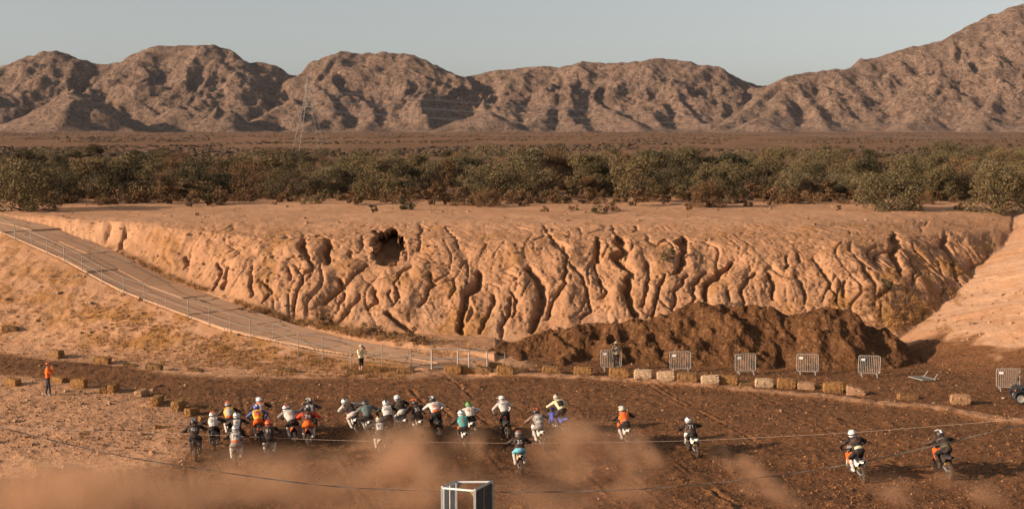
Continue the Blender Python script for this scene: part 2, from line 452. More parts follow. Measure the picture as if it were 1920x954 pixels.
    g4 = 1 - np.abs(pnoise(wx * 1.1 + wy * .55 + .7 * pnoise(wx * .5, wy * .5, 117), wy * .5 - wx * .35, 115)) * 2
    fine_g = fine_g + np.clip((g3 - .86) / .14, 0, 1) * .17 * (1 - .5 * pm) + np.clip((g4 - .90) / .10, 0, 1) * .20 * pm
    rr = sstep(31, 40, wx) * .6
    lobes = (.22 * (1 - np.exp(-dmin / .6)) - .20) * mid + .34 * fbm(wx * .34, wy * .22, 121, 3) * mid * (1 - .5 * rr)
    micro = (.055 * fbm(wx * 1.6, wy * 1.6, 131, 5, gain=.62) + .035 * ridged(wx * 2.6, wy * 2.6, 135, 3)) * sstep(0, 1, Dl) * (1 - .6 * rr) * (.25 + .75 * sstep(16, 8, Dl))
    # pits in the bank's upper edge
    for cx, cy, rx, ry, dp in ((727, 463, 27, 33, 8.0), (1164, 452, 12, 6, 1.0), (1283, 455, 6, 13, 1.0), (612, 462, 5, 12, .8), (565, 463, 5, 11, .8),
                               (1676, 452, 6, 10, .9), (1772, 448, 6, 6, .8), (1012, 545, 7, 26, .6)):
        q = np.hypot((gx - cx) / rx, (gy - cy) / ry) + .30 * fbm(gx * .05, gy * .05, 171, 3)
        pit = dp * sstep(1.12, .86, q)
        dep = np.where(pit > .05, np.maximum(dep, pit), dep)
    dep = dep * (1 - .8 * rr)
    mid2 = sstep(.3, 2.0, np.minimum(Dl, np.where(wx < -3, df[ii], 99))) * (sstep(11, 8, Dl) + .55 * sstep(18, 12, Dl) * sstep(8, 11, Dl))
    out = lobes + micro - dep - fine_g * mid2 * (1 - .85 * rr) + .10 * fbm(wx * .5, wy * .5, 137, 4) * sstep(7, 11, Dl) * sstep(26, 17, Dl)
    Y[ii] = wy - out * .72
    Z[ii] = Z[ii] + out * .50 * np.where(dep > 1.6, .02, 1)
    # smooth sandy side of the pit on the right, facing left
    def fan_z(X, Y):
        u = X * .55 + Y * .83; w = X * .83 - Y * .55
        f = .36 * np.clip(X - 25.5 + .6 * fbm(X * .12, Y * .12, 181, 2), 0, 40) * sstep(70, 80, Y)
        cr = ridged(w * .10 + .5 * pnoise(X * .2, Y * .2, 187), u * .42 + .6 * pnoise(X * .25, Y * .25, 185), 183, 2)
        return np.minimum(f, 7.0) + sstep(.6, 2, f) * (.16 * fbm(w * .12, u * .35, 189, 4) - .26 * np.clip((cr - 1.22) / .2, 0, 1) * sstep(-.2, .3, fbm(X * .2, Y * .2, 195, 2)) - .03 * fbm(X * 2, Y * 2, 191, 3))
    fz = fan_z(X, Y)
    isfan = (fz > Z) & (X > 25.5)
    Z = np.where(isfan, fz, Z)
    # zones
    grassy = np.zeros_like(X)
    gn = fbm(X * .35, Y * .35, 141, 4)
    grassy = np.where(emb_on & (zlow > .25), sstep(-.35, .5, gn + .2) * .62, grassy)
    strip = emb_on & (zlow < 1.8) & (zlow > .12) & (px0 > 150) & (px0 < 760)
    grassy = np.where(strip, np.maximum(grassy, sstep(-.3, .3, gn) * .85), grassy)
    toe_g = (D > 0) & (D < 2.2) & (X < 2)
    grassy = np.where(toe_g, np.maximum(grassy, .7 * sstep(-.2, .4, gn)), grassy)
    face = (D > 1) & (D < 14)
    grassy = np.where(face, np.maximum(grassy, .55 * sstep(.12, .6, gn)), grassy)
    fan = (D > .2) & (D < 6) & (X > 22) & (X < 36)
    grassy = np.where(fan, np.maximum(grassy, .75 * sstep(-.25, .3, gn)), grassy)
    fan_on = np.where(isfan, sstep(.7, 1.5, fz + .5 * fbm(X * .5, Y * .5, 193, 3)), 0)
    pale = fan_on * sstep(-.3, .4, fbm(X * .3, Y * .2, 151, 3) + .25)
    pale = np.maximum(pale, np.where((D > 0) & (D < 3), .5 * sstep(.0, .5, fbm(X * .4, Y * .4, 161, 2)), 0))
    mul = np.where((D > 0) | (emb_on & (zlow > .45)), 0, mulch)
    mul = np.where(on_ramp, 0, mul) * (1 - fan_on)
    P = np.stack([X, Y, Z], -1)
    me = grid_mesh('ground', P)
    grassy = np.where(fan_on > .3, .35 * sstep(.15, .6, gn), grassy)
    bankz = (1 - fan_on) * sstep(.0, .6, D) * sstep(16, 10, D)
    set_attr(me, 'zone', np.stack([mul, grassy, pale, bankz], -1).reshape(-1, 4))
    o = link('ground', me, M_GROUND)
    tag(o, kind='structure')
    return P
GP = ground_build()
_gy = GP[:, :, 1]
_gt = GP[:, :, 0] / GP[:, :, 1]
GBVH = None
def ground_z(x, y):
    """height of the ground sheet at plan point"""
    global GBVH
    if GBVH is None:
        sub = GP[::2, ::2]
        r, c = sub.shape[:2]; i = np.arange(r * c).reshape(r, c)
        F = np.stack([i[:-1, :-1], i[:-1, 1:], i[1:, 1:], i[1:, :-1]], -1).reshape(-1, 4)
        GBVH = BVHTree.FromPolygons(sub.reshape(-1, 3).tolist(), F.tolist())
    h = GBVH.ray_cast(Vector((x, y, 60)), Vector((0, 0, -1)))
    return h[0].z if h[0] else 0.0

# ------------------------------------------------------------------ the plain reaching to the hills
def plain_z(X, Y):
    return np.interp(Y, [100, 140, 300, 600, 1200, 2000, 3000], [7.2, 7.35, 8.0, 9.4, 11.8, 15.5, 18])
def mat_plain():
    m, n, l, b = new_mat('desert_plain')
    b.inputs['Roughness'].default_value = 0.95; b.inputs['Specular IOR Level'].default_value = 0.05
    geo = n.new('ShaderNodeNewGeometry'); P = geo.outputs['Position']
    mp = n.new('ShaderNodeMapping'); mp.inputs['Scale'].default_value = (1, .35, 1); l.new(P, mp.inputs[0])
    a, _ = nnoise(n, l, mp.outputs[0], .012, 5); f, fr = nnoise(n, l, P, .5, 5, .7); g, _ = nnoise(n, l, mp.outputs[0], .06, 5, .7)
    c = nmix(n, l, a, (0.23, 0.12, 0.066), (0.33, 0.175, 0.098))
    c = nmix(n, l, nmath(n, l, 'MULTIPLY', g, .7), c, (0.13, 0.064, 0.036))
    c = nmix(n, l, nmath(n, l, 'MULTIPLY', f, .6), c, (0.09, 0.055, 0.03))
    l.new(c, b.inputs['Base Color'])
    bp = n.new('ShaderNodeBump'); bp.inputs['Strength'].default_value = 1; bp.inputs['Distance'].default_value = .5
    l.new(fr, bp.inputs['Height']); l.new(bp.outputs['Normal'], b.inputs['Normal'])
    return m
def plain_build():
    tt = np.linspace(-.75, .75, 200); Yr = np.geomspace(132, 3200, 150)
    T, Y = np.meshgrid(tt, Yr); X = T * Y
    Z = plain_z(X, Y) + .25 * fbm(X * .03, Y * .03, 5, 3) * sstep(140, 200, Y) - .10
    o = link('plain', grid_mesh('plain', np.stack([X, Y, Z], -1)), mat_plain())
    tag(o, kind='structure')
plain_build()

# ------------------------------------------------------------------ hills: a network of ridge lines with scree slopes below
def hill_material(name='hill_rock', tint=1.0):
    m, n, l, b = new_mat(name)
    b.inputs['Roughness'].default_value = 0.95; b.inputs['Specular IOR Level'].default_value = 0.05
    geo = n.new('ShaderNodeNewGeometry'); P = geo.outputs['Position']
    mp = n.new('ShaderNodeMapping'); mp.inputs['Scale'].default_value = (.35, .35, 1.3); mp.inputs['Rotation'].default_value = (0, .12, 0); l.new(P, mp.inputs[0])
    s, sr = nnoise(n, l, mp.outputs[0], .06, 6, .65); a, ar = nnoise(n, l, P, .018, 5); f, fr = nnoise(n, l, P, .10, 6, .75)
    g, gr = nnoise(n, l, P, .16, 5, .75, .50, .62)
    c = nmix(n, l, a, (0.225, 0.137, 0.093), (0.385, 0.235, 0.158))
    c = nmix(n, l, nmath(n, l, 'MULTIPLY', s, .6), c, (0.46, 0.30, 0.215))
    c = nmix(n, l, nmath(n, l, 'MULTIPLY', f, .62), c, (0.088, 0.058, 0.045))
    c = nmix(n, l, nmath(n, l, 'MULTIPLY', g, .85), c, (0.052, 0.040, 0.033))
    l.new(c, b.inputs['Base Color'])
    bp = n.new('ShaderNodeBump'); bp.inputs['Strength'].default_value = 1.0; bp.inputs['Distance'].default_value = 10
    l.new(nmath(n, l, 'ADD', fr, nmath(n, l, 'MULTIPLY', gr, .5)), bp.inputs['Height']); l.new(bp.outputs['Normal'], b.inputs['Normal'])
    return m
M_HILL = hill_material()
def ridge_field(X, Y, lines, slope, k=5.0):
    h = np.full(X.shape, -1e3)
    for ln in lines:
        pts = [at_depth(*p) for p in ln]
        for a, b in zip(pts[:-1], pts[1:]):
            dx, dy = b.x - a.x, b.y - a.y; L2 = dx * dx + dy * dy + 1e-9
            t = np.clip(((X - a.x) * dx + (Y - a.y) * dy) / L2, 0, 1)
            d = np.hypot(X - a.x - t * dx, Y - a.y - t * dy)
            z = a.z + t * (b.z - a.z) - slope * (np.sqrt(d * d + k * k) - k)
            h = np.maximum(h, z)
    return h
def hill(name, lines, x0, x1, y0, y1, step, slope, seed, rough=1.0):
    xs = np.arange(x0, x1, step); ys = np.arange(y0, y1, step)
    X, Y = np.meshgrid(xs, ys)
    wx = X + 16 * fbm(X * .014, Y * .014, seed, 3); wy = Y + 16 * fbm(X * .014, Y * .014, seed + 5, 3)
    Z = ridge_field(wx, wy, lines, slope)
    base = plain_z(X, Y)
    rel = np.clip((Z - base) / 60, 0, 1)
    cd, _, _ = seg_dist(X, Y, [(p.x, p.y, 0) for p in (at_depth(*q) for q in lines[0])])
    rel = rel * (.30 + .70 * sstep(15, 110, cd))
    Z = Z + rough * rel * (9 * (ridged(X * .015 + .8 * pnoise(X * .008, Y * .008, seed + 3), Y * .0055, seed + 21, 3) - 1.1) + 7 * (ridged(X * .0085, Y * .0085, seed + 9, 4, gain=.42) - 1.2) + 2.6 * ridged(X * .035, Y * .035, seed + 13, 4) + 2.2 * fbm(X * .07, Y * .07, seed + 15, 4, gain=.65) + 1.2 * (ridged(X * .13, Y * .13, seed + 19, 2) - .8))
    # bajada: slopes ease into the plain
    kk = 5.0
    Z = np.log(np.exp(np.clip((Z - base) / kk, -40, 80)) + 1) * kk + base - 1.5
    me = grid_mesh(name, np.stack([X, Y, Z], -1))
    o = link('hill', me, M_HILL)
    tag(o, kind='structure')
    return o
CREST = 2400
hill('hill_left', [
    [(-330,150,2420),(-200,118,2420),(-60,140,2400),(0,124,2400),(40,108,2400),(72,94,2400),(125,98,2410),(170,116,2410),(225,118,2420),(262,98,2410),(300,86,2400),(385,83,2400),(425,92,2400),(470,112,2400),(520,125,2410),(558,142,2410),(590,165,2420)],
    [(72,94,2400),(60,130,2340),(20,160,2260),(-20,200,2170),(-40,235,2100)],
    [(262,98,2410),(250,120,2340),(262,150,2280)], [(225,118,2420),(190,150,2330),(150,172,2230),(130,182,2190),(80,215,2110),(40,238,2060)],
    [(300,86,2400),(285,118,2330),(262,150,2270)], [(385,83,2400),(402,110,2350),(388,160,2270),(370,190,2190),(320,204,2130)],
    [(320,204,2120),(400,198,2110),(425,205,2100),(330,228,2060)], [(470,112,2400),(505,150,2340),(520,180,2280),(500,205,2220)], [(558,142,2410),(530,170,2330)],
    [(385,160,2270),(330,170,2240),(300,190,2190)]], -1400, -330, 1800, 2560, 3.2, .57, 201)
hill('hill_middle_left', [
    [(500,212,2230),(548,165,2330),(580,142,2400),(600,118,2400),(622,102,2400),(650,93,2400),(690,99,2400),(720,97,2400),(762,98,2400),(800,108,2400),(835,130,2410),(870,144,2420),(905,170,2430)],
    [(650,93,2400),(622,130,2330),(600,168,2260),(608,190,2230),(590,216,2170),(560,235,2120)], [(600,168,2260),(566,178,2230),(500,212,2160)],
    [(608,190,2230),(628,215,2170)], [(690,99,2400),(700,140,2320),(690,185,2240),(700,220,2160),(680,236,2110)], [(762,98,2400),(775,140,2320),(770,180,2230),(800,215,2150)],
    [(720,97,2400),(735,130,2340)], [(835,130,2410),(840,170,2310)]], -480, 20, 1900, 2560, 3.0, .62, 221, 1.15)
hill('hill_middle_right', [
    [(800,175,2480),(850,150,2450),(880,141,2440),(930,132,2430),(985,123,2420),(1045,126,2410),(1100,113,2400),(1135,120,2400),(1170,112,2400),(1240,107,2400),(1290,112,2400),(1340,122,2400),(1390,143,2400),(1425,158,2410),(1450,180,2420)],
    [(985,123,2420),(960,165,2310),(940,200,2220),(930,225,2150)], [(1045,126,2410),(1030,160,2320),(1015,195,2230),(1000,225,2150)],
    [(1100,113,2400),(1110,150,2330),(1125,185,2260),(1150,212,2180),(1180,232,2110)], [(1100,113,2400),(1070,160,2300),(1070,205,2200),(1080,232,2110)],
    [(1170,112,2400),(1175,140,2350),(1200,175,2280),(1225,200,2210),(1235,228,2130)], [(1290,112,2400),(1265,150,2320),(1290,200,2210),(1320,232,2110)],
    [(1390,143,2400),(1360,180,2290),(1350,215,2190)], [(1240,107,2400),(1240,140,2340)],
    [(1425,158,2410),(1400,200,2270)]], -200, 560, 1880, 2570, 3.0, .58, 241, 1.1)
hill('hill_right', [
    [(1350,240,2080),(1400,205,2180),(1440,172,2270),(1478,140,2330),(1520,134,2340),(1560,128,2340),(1600,128,2350),(1625,107,2380),(1640,104,2390),(1680,95,2400),(1740,80,2410),(1790,62,2420),(1840,42,2430),(1870,25,2440),(1910,8,2440),(1960,2,2440),(2050,30,2440),(2300,80,2440),(2600,150,2440)],
    [(1560,128,2340),(1590,150,2290),(1615,175,2240),(1640,200,2180),(1650,222,2130)], [(1560,128,2340),(1540,170,2240),(1530,215,2140)],
    [(1520,134,2340),(1470,180,2230),(1430,225,2110)], [(1640,104,2390),(1660,140,2310),(1670,175,2240)],
    [(1870,100,2280),(1820,110,2270),(1770,130,2240),(1750,165,2190),(1740,205,2110),(1700,235,2050)], [(1870,100,2280),(1910,115,2260),(2000,100,2280),(2150,120,2260)],
    [(1740,80,2410),(1760,110,2340),(1720,150,2270),(1710,190,2180)], [(1840,42,2430),(1850,75,2350),(1870,100,2280)],
    [(1870,100,2280),(1880,150,2180),(1860,200,2090),(1840,232,2030)], [(2000,100,2280),(1960,160,2160),(1940,215,2050)], [(1790,62,2420),(1800,95,2340)],
    [(1400,228,2070),(1440,235,2050)]], 300, 1500, 1680, 2620, 3.4, .57, 261, 1.1)
hill('foothill', [[(835,240,1960),(870,222,1970),(900,206,1980),(915,207,1980),(950,222,1970),(1000,238,1960)], [(905,206,1980),(890,235,1920)]], -240, 120, 1850, 2060, 3.0, .50, 281, .5)
hill('foothill', [[(60,240,1960),(110,206,1985),(135,173,2000),(150,176,2000),(180,200,1990),(230,226,1970)], [(140,173,2000),(120,205,1930),(90,235,1880)]], -860, -520, 1840, 2080, 3.0, .52, 291, .7)

# ------------------------------------------------------------------ heap of dark mulch in the pit
def mat_mulch():
    m, n, l, b = new_mat('mulch')
    b.inputs['Roughness'].default_value = 0.95; b.inputs['Specular IOR Level'].default_value = 0.05
    geo = n.new('ShaderNodeNewGeometry'); P = geo.outputs['Position']
    a, _ = nnoise(n, l, P, .6, 5); f, fr = nnoise(n, l, P, 6, 5, .7)
    vo = n.new('ShaderNodeTexVoronoi'); vo.inputs['Scale'].default_value = 5.0; l.new(P, vo.inputs['Vector'])
    sp = n.new('ShaderNodeSeparateColor'); l.new(vo.outputs['Color'], sp.inputs[0])
    c = nmix(n, l, a, (0.092, 0.042, 0.019), (0.155, 0.071, 0.032))
    c = nmix(n, l, nmath(n, l, 'MULTIPLY', f, .75), c, (0.07, 0.030, 0.013))
    c = nmix(n, l, nmath(n, l, 'MULTIPLY', nmath(n, l, 'GREATER_THAN', sp.outputs[0], .82), .4), c, (0.24, 0.12, 0.055))
    l.new(c, b.inputs['Base Color'])
    bp = n.new('ShaderNodeBump'); bp.inputs['Strength'].default_value = .9; bp.inputs['Distance'].default_value = .07
    l.new(nmath(n, l, 'ADD', fr, vo.outputs['Distance']), bp.inputs['Height']); l.new(bp.outputs['Normal'], b.inputs['Normal'])
    return m
M_MULCH = mat_mulch()
def mound_build():
    lines = [[(905,656,80),(960,634,81),(1050,610,81.5),(1130,599,81.5),(1165,601,81.5),(1230,583,81.5),(1290,567,81.5),(1345,563,81),(1395,570,81),(1440,567,81),(1480,580,80.5),(1500,577,80),(1550,568,79.5),(1595,577,79.5),(1640,604,79.5),(1680,634,79.5)],
        [(1345,563,81),(1390,600,79),(1425,640,77.6),(1440,668,76.3)], [(1500,577,80),(1525,610,78.5),(1570,645,77),(1600,668,76.3)], [(1130,599,81.5),(1150,635,79),(1165,668,77)],
        [(1230,583,81.5),(1270,625,79),(1310,660,77.2)], [(1050,610,81.5),(1060,645,79),(1050,675,77)], [(1440,567,81),(1475,610,78.8),(1500,650,77.2)],
        [(1290,567,81.5),(1320,605,79.3),(1350,655,77.2)], [(1595,577,79.5),(1615,610,78.4),(1650,645,77.4)], [(980,628,81),(985,655,79.2),(970,680,77.4)], [(1190,592,81.5),(1210,630,79),(1235,672,76.8)]]
    xs = np.arange(-4.5, 27.5, .075); ys = np.arange(73, 88, .09)
    X, Y = np.meshgrid(xs, ys)
    wx = X + .8 * fbm(X * .5, Y * .5, 301, 3); wy = Y + .6 * fbm(X * .5, Y * .5, 305, 3)
    Z = ridge_field(wx, wy, lines, .74, .30)
    r = np.clip(Z / 1.2, 0, 1)
    Z = Z + r * (.17 * fbm(X * .5, Y * .5, 311, 4) + .13 * fbm(X * 1.5, Y * 1.5, 314, 3) + .075 * fbm(X * 3.4, Y * 3.4, 315, 3) + .08 * (ridged(X * .7, Y * .7, 317, 2) - 1))
    Z = np.log(np.exp(np.clip(Z / .12, -40, 90)) + 1) * .12 - .22
    o = link('mulch_heap', grid_mesh('mulch_heap', np.stack([X, Y, Z], -1)), M_MULCH)
    tag(o, 'long dark brown mulch heap dumped in front of the eroded bank', 'mulch heap')
    return np.stack([X, Y, Z], -1)
MOUND = mound_build()

# ------------------------------------------------------------------ the concrete ramp, slab by slab
def mat_concrete():
    m, n, l, b = new_mat('old_concrete')
    b.inputs['Roughness'].default_value = 0.9; b.inputs['Specular IOR Level'].default_value = 0.15
    geo = n.new('ShaderNodeNewGeometry'); P = geo.outputs['Position']
    a, _ = nnoise(n, l, P, .5, 5); f, fr = nnoise(n, l, P, 5, 5, .7)
    vo = n.new('ShaderNodeTexVoronoi'); vo.inputs['Scale'].default_value = .38; vo.feature = 'DISTANCE_TO_EDGE'
    wv = n.new('ShaderNodeVectorMath'); wv.operation = 'ADD'
    nz = n.new('ShaderNodeTexNoise'); nz.inputs['Scale'].default_value = 1.2; l.new(P, nz.inputs['Vector'])
    l.new(P, wv.inputs[0]); l.new(nz.outputs['Color'], wv.inputs[1]); l.new(wv.outputs[0], vo.inputs['Vector'])
    c = nmix(n, l, a, (0.46, 0.265, 0.16), (0.56, 0.335, 0.20))
    c = nmix(n, l, nmath(n, l, 'MULTIPLY', f, .4), c, (0.24, 0.145, 0.09))
    c = nmix(n, l, nmath(n, l, 'LESS_THAN', vo.outputs['Distance'], .018), c, (0.15, 0.085, 0.05))
    dr, _ = nnoise(n, l, P, .33, 4, .6, .36, .55)
    c = nmix(n, l, nmath(n, l, 'MULTIPLY', dr, .85), c, (0.46, 0.25, 0.14))
    l.new(c, b.inputs['Base Color'])
    bp = n.new('ShaderNodeBump'); bp.inputs['Strength'].default_value = .5; bp.inputs['Distance'].default_value = .03
    l.new(fr, bp.inputs['Height']); l.new(bp.outputs['Normal'], b.inputs['Normal'])
    return m
M_CONC = mat_concrete()
def ramp_build():
    root = empty('ramp_road', (-20, 92, 2)); tag(root, kind='structure')
    root['label'] = 'cracked concrete ramp climbing from the pit floor to the left'
    ts = np.linspace(-.5, .995, 21)
    rg = np.random.default_rng(3)
    for i in range(len(ts) - 1):
        for lane in range(2):
            t0, t1 = ts[i] + .0005, ts[i + 1] - .0005
            def pt(t, s):
                a = np.array(ramp_far(t)); b = np.array(ramp_near(t)); b[2] = a[2]
                return a + (b - a) * s
            s0, s1 = (0.0, .496) if lane == 0 else (.504, 1.0)
            top = []
            for t in np.linspace(t0, t1, 4):
                for s in (s0, s1):
                    top.append(pt(t, s))
            dz = rg.normal(0, .03); tilt = rg.normal(0, .02)
            V = []
            for q, p in enumerate(top):
                p = p.copy(); p[2] += .055 + dz + tilt * (q % 2)
                V.append(p)
            n_ = len(V)
            V += [v - np.array([0, 0, .45]) for v in V]
            F = []
            for r in range(3):
                a = r * 2
                F.append((a, a + 2, a + 3, a + 1)); F.append((a, n_ + a, n_ + a + 2, a + 2)); F.append((a + 1, a + 3, n_ + a + 3, n_ + a + 1))
            F.append((0, 1, n_ + 1, n_)); F.append((6, n_ + 6, n_ + 7, 7))
            me = raw_mesh('slab', np.array(V) - np.array(root.location), F)
            bm = bmesh.new(); bm.from_mesh(me); bmesh.ops.recalc_face_normals(bm, faces=bm.faces); bm.to_mesh(me); bm.free()
            link('slab', me, M_CONC, root)
ramp_build()
# ================================================================== MESH BUILDER
class MB:
    def __init__(s): s.V = []; s.F = []
    def add(s, V, F):
        o = len(s.V); s.V += [tuple(v) for v in V]; s.F += [tuple(i + o for i in f) for f in F]
    def box(s, c, d, M=None):
        x, y, z = (q / 2 for q in d); c = Vector(c)
        V = [Vector((a * x, b * y, e * z)) for e in (-1, 1) for b in (-1, 1) for a in (-1, 1)]
        if M is not None: V = [M @ v for v in V]
        s.add([v + c for v in V], [(0, 2, 3, 1), (4, 5, 7, 6), (0, 1, 5, 4), (2, 6, 7, 3), (0, 4, 6, 2), (1, 3, 7, 5)])
    def tube(s, pts, r, n=6, cap=True):
        pts = [Vector(p) for p in pts]; rr = r if isinstance(r, (list, tuple)) else [r] * len(pts)
        rings = []; ref = None
        for i, p in enumerate(pts):
            d = (pts[min(i + 1, len(pts) - 1)] - pts[max(i - 1, 0)])
            if d.length < 1e-9: d = Vector((0, 0, 1))
            d.normalize()
            if ref is None: ref = Vector((1, 0, 0)) if abs(d.x) < .8 else Vector((0, 1, 0))
            a = d.cross(ref).normalized(); b = d.cross(a).normalized(); ref = b.cross(d) if False else ref
            rings.append([p + (a * math.cos(k * 2 * math.pi / n) + b * math.sin(k * 2 * math.pi / n)) * rr[i] for k in range(n)])
        V = [v for q in rings for v in q]; F = []
        for i in range(len(pts) - 1):
            for k in range(n):
                k2 = (k + 1) % n
                F.append((i * n + k, i * n + k2, (i + 1) * n + k2, (i + 1) * n + k))
        if cap: F.append(tuple(range(n))[::-1]); F.append(tuple((len(pts) - 1) * n + k for k in range(n)))
        s.add(V, F)
    def lathe(s, prof, c=(0, 0, 0), axis='Y', n=16, close=False):
        """prof: [(radius, offset)] about the axis"""
        V = []; m = len(prof)
        for k in range(n):
            a = k * 2 * math.pi / n
            for r, h in prof:
                u, w = r * math.cos(a), r * math.sin(a)
                v = {'X': (h, u, w), 'Y': (u, h, w), 'Z': (u, w, h)}[axis]
                V.append((v[0] + c[0], v[1] + c[1], v[2] + c[2]))
        F = []
        for k in range(n):
            k2 = (k + 1) % n
            for i in range(m if close else m - 1):
                j = (i + 1) % m
                F.append((k * m + i, k2 * m + i, k2 * m + j, k * m + j))
        s.add(V, F)
    def ell(s, c, r, n=10, m=7, M=None):
        V = []; F = []
        for i in range(m + 1):
            th = math.pi * i / m
            for k in range(n):
                ph = 2 * math.pi * k / n
                v = Vector((r[0] * math.sin(th) * math.cos(ph), r[1] * math.sin(th) * math.sin(ph), r[2] * math.cos(th)))
                if M is not None: v = M @ v
                V.append(v + Vector(c))
        for i in range(m):
            for k in range(n):
                k2 = (k + 1) % n
                F.append((i * n + k, (i + 1) * n + k, (i + 1) * n + k2, i * n + k2))
        s.add(V, F)
    def sheet(s, rows):
        """loft a grid of points"""
        r, c = len(rows), len(rows[0])
        s.add([p for q in rows for p in q], [(i * c + j, i * c + j + 1, (i + 1) * c + j + 1, (i + 1) * c + j) for i in range(r - 1) for j in range(c - 1)])
    def prism(s, poly, axis, h0, h1):
        """extrude a 2-D outline along an axis"""
        n = len(poly); f = {'X': lambda u, v, h: (h, u, v), 'Y': lambda u, v, h: (u, h, v), 'Z': lambda u, v, h: (u, v, h)}[axis]
        s.add([f(u, v, h0) for u, v in poly] + [f(u, v, h1) for u, v in poly],
              [tuple(range(n))[::-1], tuple(range(n, 2 * n))] + [(i, (i + 1) % n, n + (i + 1) % n, n + i) for i in range(n)])
    def mesh(s, name, smooth=False):
        me = bpy.data.meshes.new(name); me.from_pydata(s.V, [], s.F)
        bm = bmesh.new(); bm.from_mesh(me); bmesh.ops.remove_doubles(bm, verts=bm.verts, dist=1e-5); bmesh.ops.recalc_face_normals(bm, faces=bm.faces); bm.to_mesh(me); bm.free()
        if smooth: me.polygons.foreach_set('use_smooth', [True] * len(me.polygons))
        me.update()
        return me
    def build(s, name, mat, parent=None, smooth=False):
        return link(name, s.mesh(name, smooth), mat, parent)

GALV = plain('galvanised_steel', (0.36, 0.32, 0.28), .55, .25, .12, 14, spec=.5)
RAILM = plain('dull_pipe', (0.26, 0.215, 0.18), .6, .2, .15, 14)
RUSTY = plain('weathered_steel', (0.27, 0.235, 0.205), .6, .2, .2, 8)
DARKST = plain('dark_steel_sheet', (0.075, 0.062, 0.052), .6, .2, .15, 4)
PALEST = plain('pale_steel', (0.52, 0.50, 0.47), .5, .15, .10, 4)
WHITEP = plain('white_plate', (0.78, 0.76, 0.72), .5, 0, .05, 8)

# ================================================================== RAILING ALONG THE RAMP
def railing_build():
    px = [(-70,408),(-34,425),(2,441),(32,454),(62,467),(92,481),(124,499),(157,516),(196,533),(235,547),(276,565),(316,579),(356,590),(396,608),(436,624),(474,634),(515,645)]
    pts = []
    nx = np.array(NEAR)
    for x, y in px:
        # walk the near edge of the ramp to the place seen at that column
        best = None
        for i in range(len(nx) - 1):
            for q in np.linspace(0, 1, 30):
                p = nx[i] + (nx[i + 1] - nx[i]) * q
                c = to_px(p[0], p[1], p[2])
                if best is None or abs(c[0] - x) < best[0]: best = (abs(c[0] - x), p)
        p = best[1]; pts.append(Vector((p[0] - .1, p[1] - .12, p[2])))
    for x, y, z in [(559,657,.72),(605,664,.58),(658,675,.40),(716,683,.28),(771,688,.2),(808,691,.15)]:
        pts.append(on_z(x, y, z))
    root = empty('handrail', pts[0]); O = Vector(pts[0])
    tag(root, 'long galvanised pipe handrail following the near edge of the ramp', 'handrail')
    tops = []
    for i, p in enumerate(pts):
        g = ground_z(p.x, p.y)
        mb = MB(); lean = Vector((random.uniform(-.03, .03), 0, 0))
        base = Vector((p.x, p.y, g - .25)); top = Vector((p.x, p.y, max(p.z, g - .1) + 1.12)) + lean
        mb.tube([base - O, top - O], .024 if i % 3 else .036, 6); mb.build('post', RAILM, root); tops.append(top)
    for i in range(len(pts) - 1):
        a, b = tops[i], tops[i + 1]
        for k, dz in enumerate((-.03, -.55, -1.0)):
            mb = MB(); mb.tube([a + Vector((0, 0, dz)) - O, b + Vector((0, 0, dz)) - O], .017, 5); mb.build('rail', RAILM, root)
    # the squared-off gate section on the pit floor
    gp = [on_z(808,691,.15), on_z(857,691,.12), on_z(878,693,.1), on_z(912,692,.1)]
    gate = empty('pipe_gate', gp[0]); G = gp[0]
    tag(gate, 'low square pipe gate at the right end of the handrail', 'gate')
    for p in gp[0:]:
        mb = MB(); q = Vector((p.x + .05, p.y - .08, ground_z(p.x, p.y) - .2)); mb.tube([q - G, q - G + Vector((0, 0, 1.4))], .05, 6); mb.build('post', GALV, gate)
    for a, b in zip(gp[:-1], gp[1:]):
        for dz in (1.18, .62, .12):
            mb = MB(); mb.tube([a - G + Vector((.05, -.08, dz)), b - G + Vector((.05, -.08, dz))], .04, 5); mb.build('rail', GALV, gate)
railing_build()

# ================================================================== CROWD BARRIERS
def make_barrier():
    t = empty('crowd_barrier')
    w, h0, h1, r = 1.22, .20, 1.22, .10
    pts = []
    for cx, cz, a0 in ((w / 2 - r, h0 + r, -90), (w / 2 - r, h1 - r, 0), (-w / 2 + r, h1 - r, 90), (-w / 2 + r, h0 + r, 180)):
        for k in range(4):
            a = math.radians(a0 + k * 30); pts.append((cx + r * math.cos(a), 0, cz + r * math.sin(a)))
    pts.append(pts[0])
    m = MB(); m.tube(pts, .024, 6, cap=False); m.build('frame', GALV, t)
    for k in range(11):
        x = -w / 2 + (k + 1) * w / 12
        m = MB(); m.tube([(x, 0, h0), (x, 0, h1)], .011, 4); m.build('bar', GALV, t)
    for sx in (-1, 1):
        m = MB(); x = sx * (w / 2 - .18)
        m.prism([(-.32, 0), (-.24, 0), (0, .17), (.24, 0), (.32, 0), (.04, .23), (-.04, .23)], 'X', x - .025, x + .025)
        m.build('foot', GALV, t)
    m = MB(); m.box((-w / 2 + .24, -.03, h1 - .23), (.22, .012, .13)); m.build('plate', WHITEP, t)
    return t
BAR = [(1146,694,4,'leftmost crowd barrier, half hidden behind the tripod photographer'), (1276,697,-4,'second crowd barrier from the left, behind two pale bales'),
       (1398,700,6,'third crowd barrier from the left, standing before the mulch heap'), (1514,702,-8,'fourth crowd barrier from the left, in front of the heap'),
       (1629,708,-5,'fifth standing crowd barrier, right of the mulch heap'), (1890,732,-9,'rightmost crowd barrier next to the black buggy')]
bar0 = make_barrier()
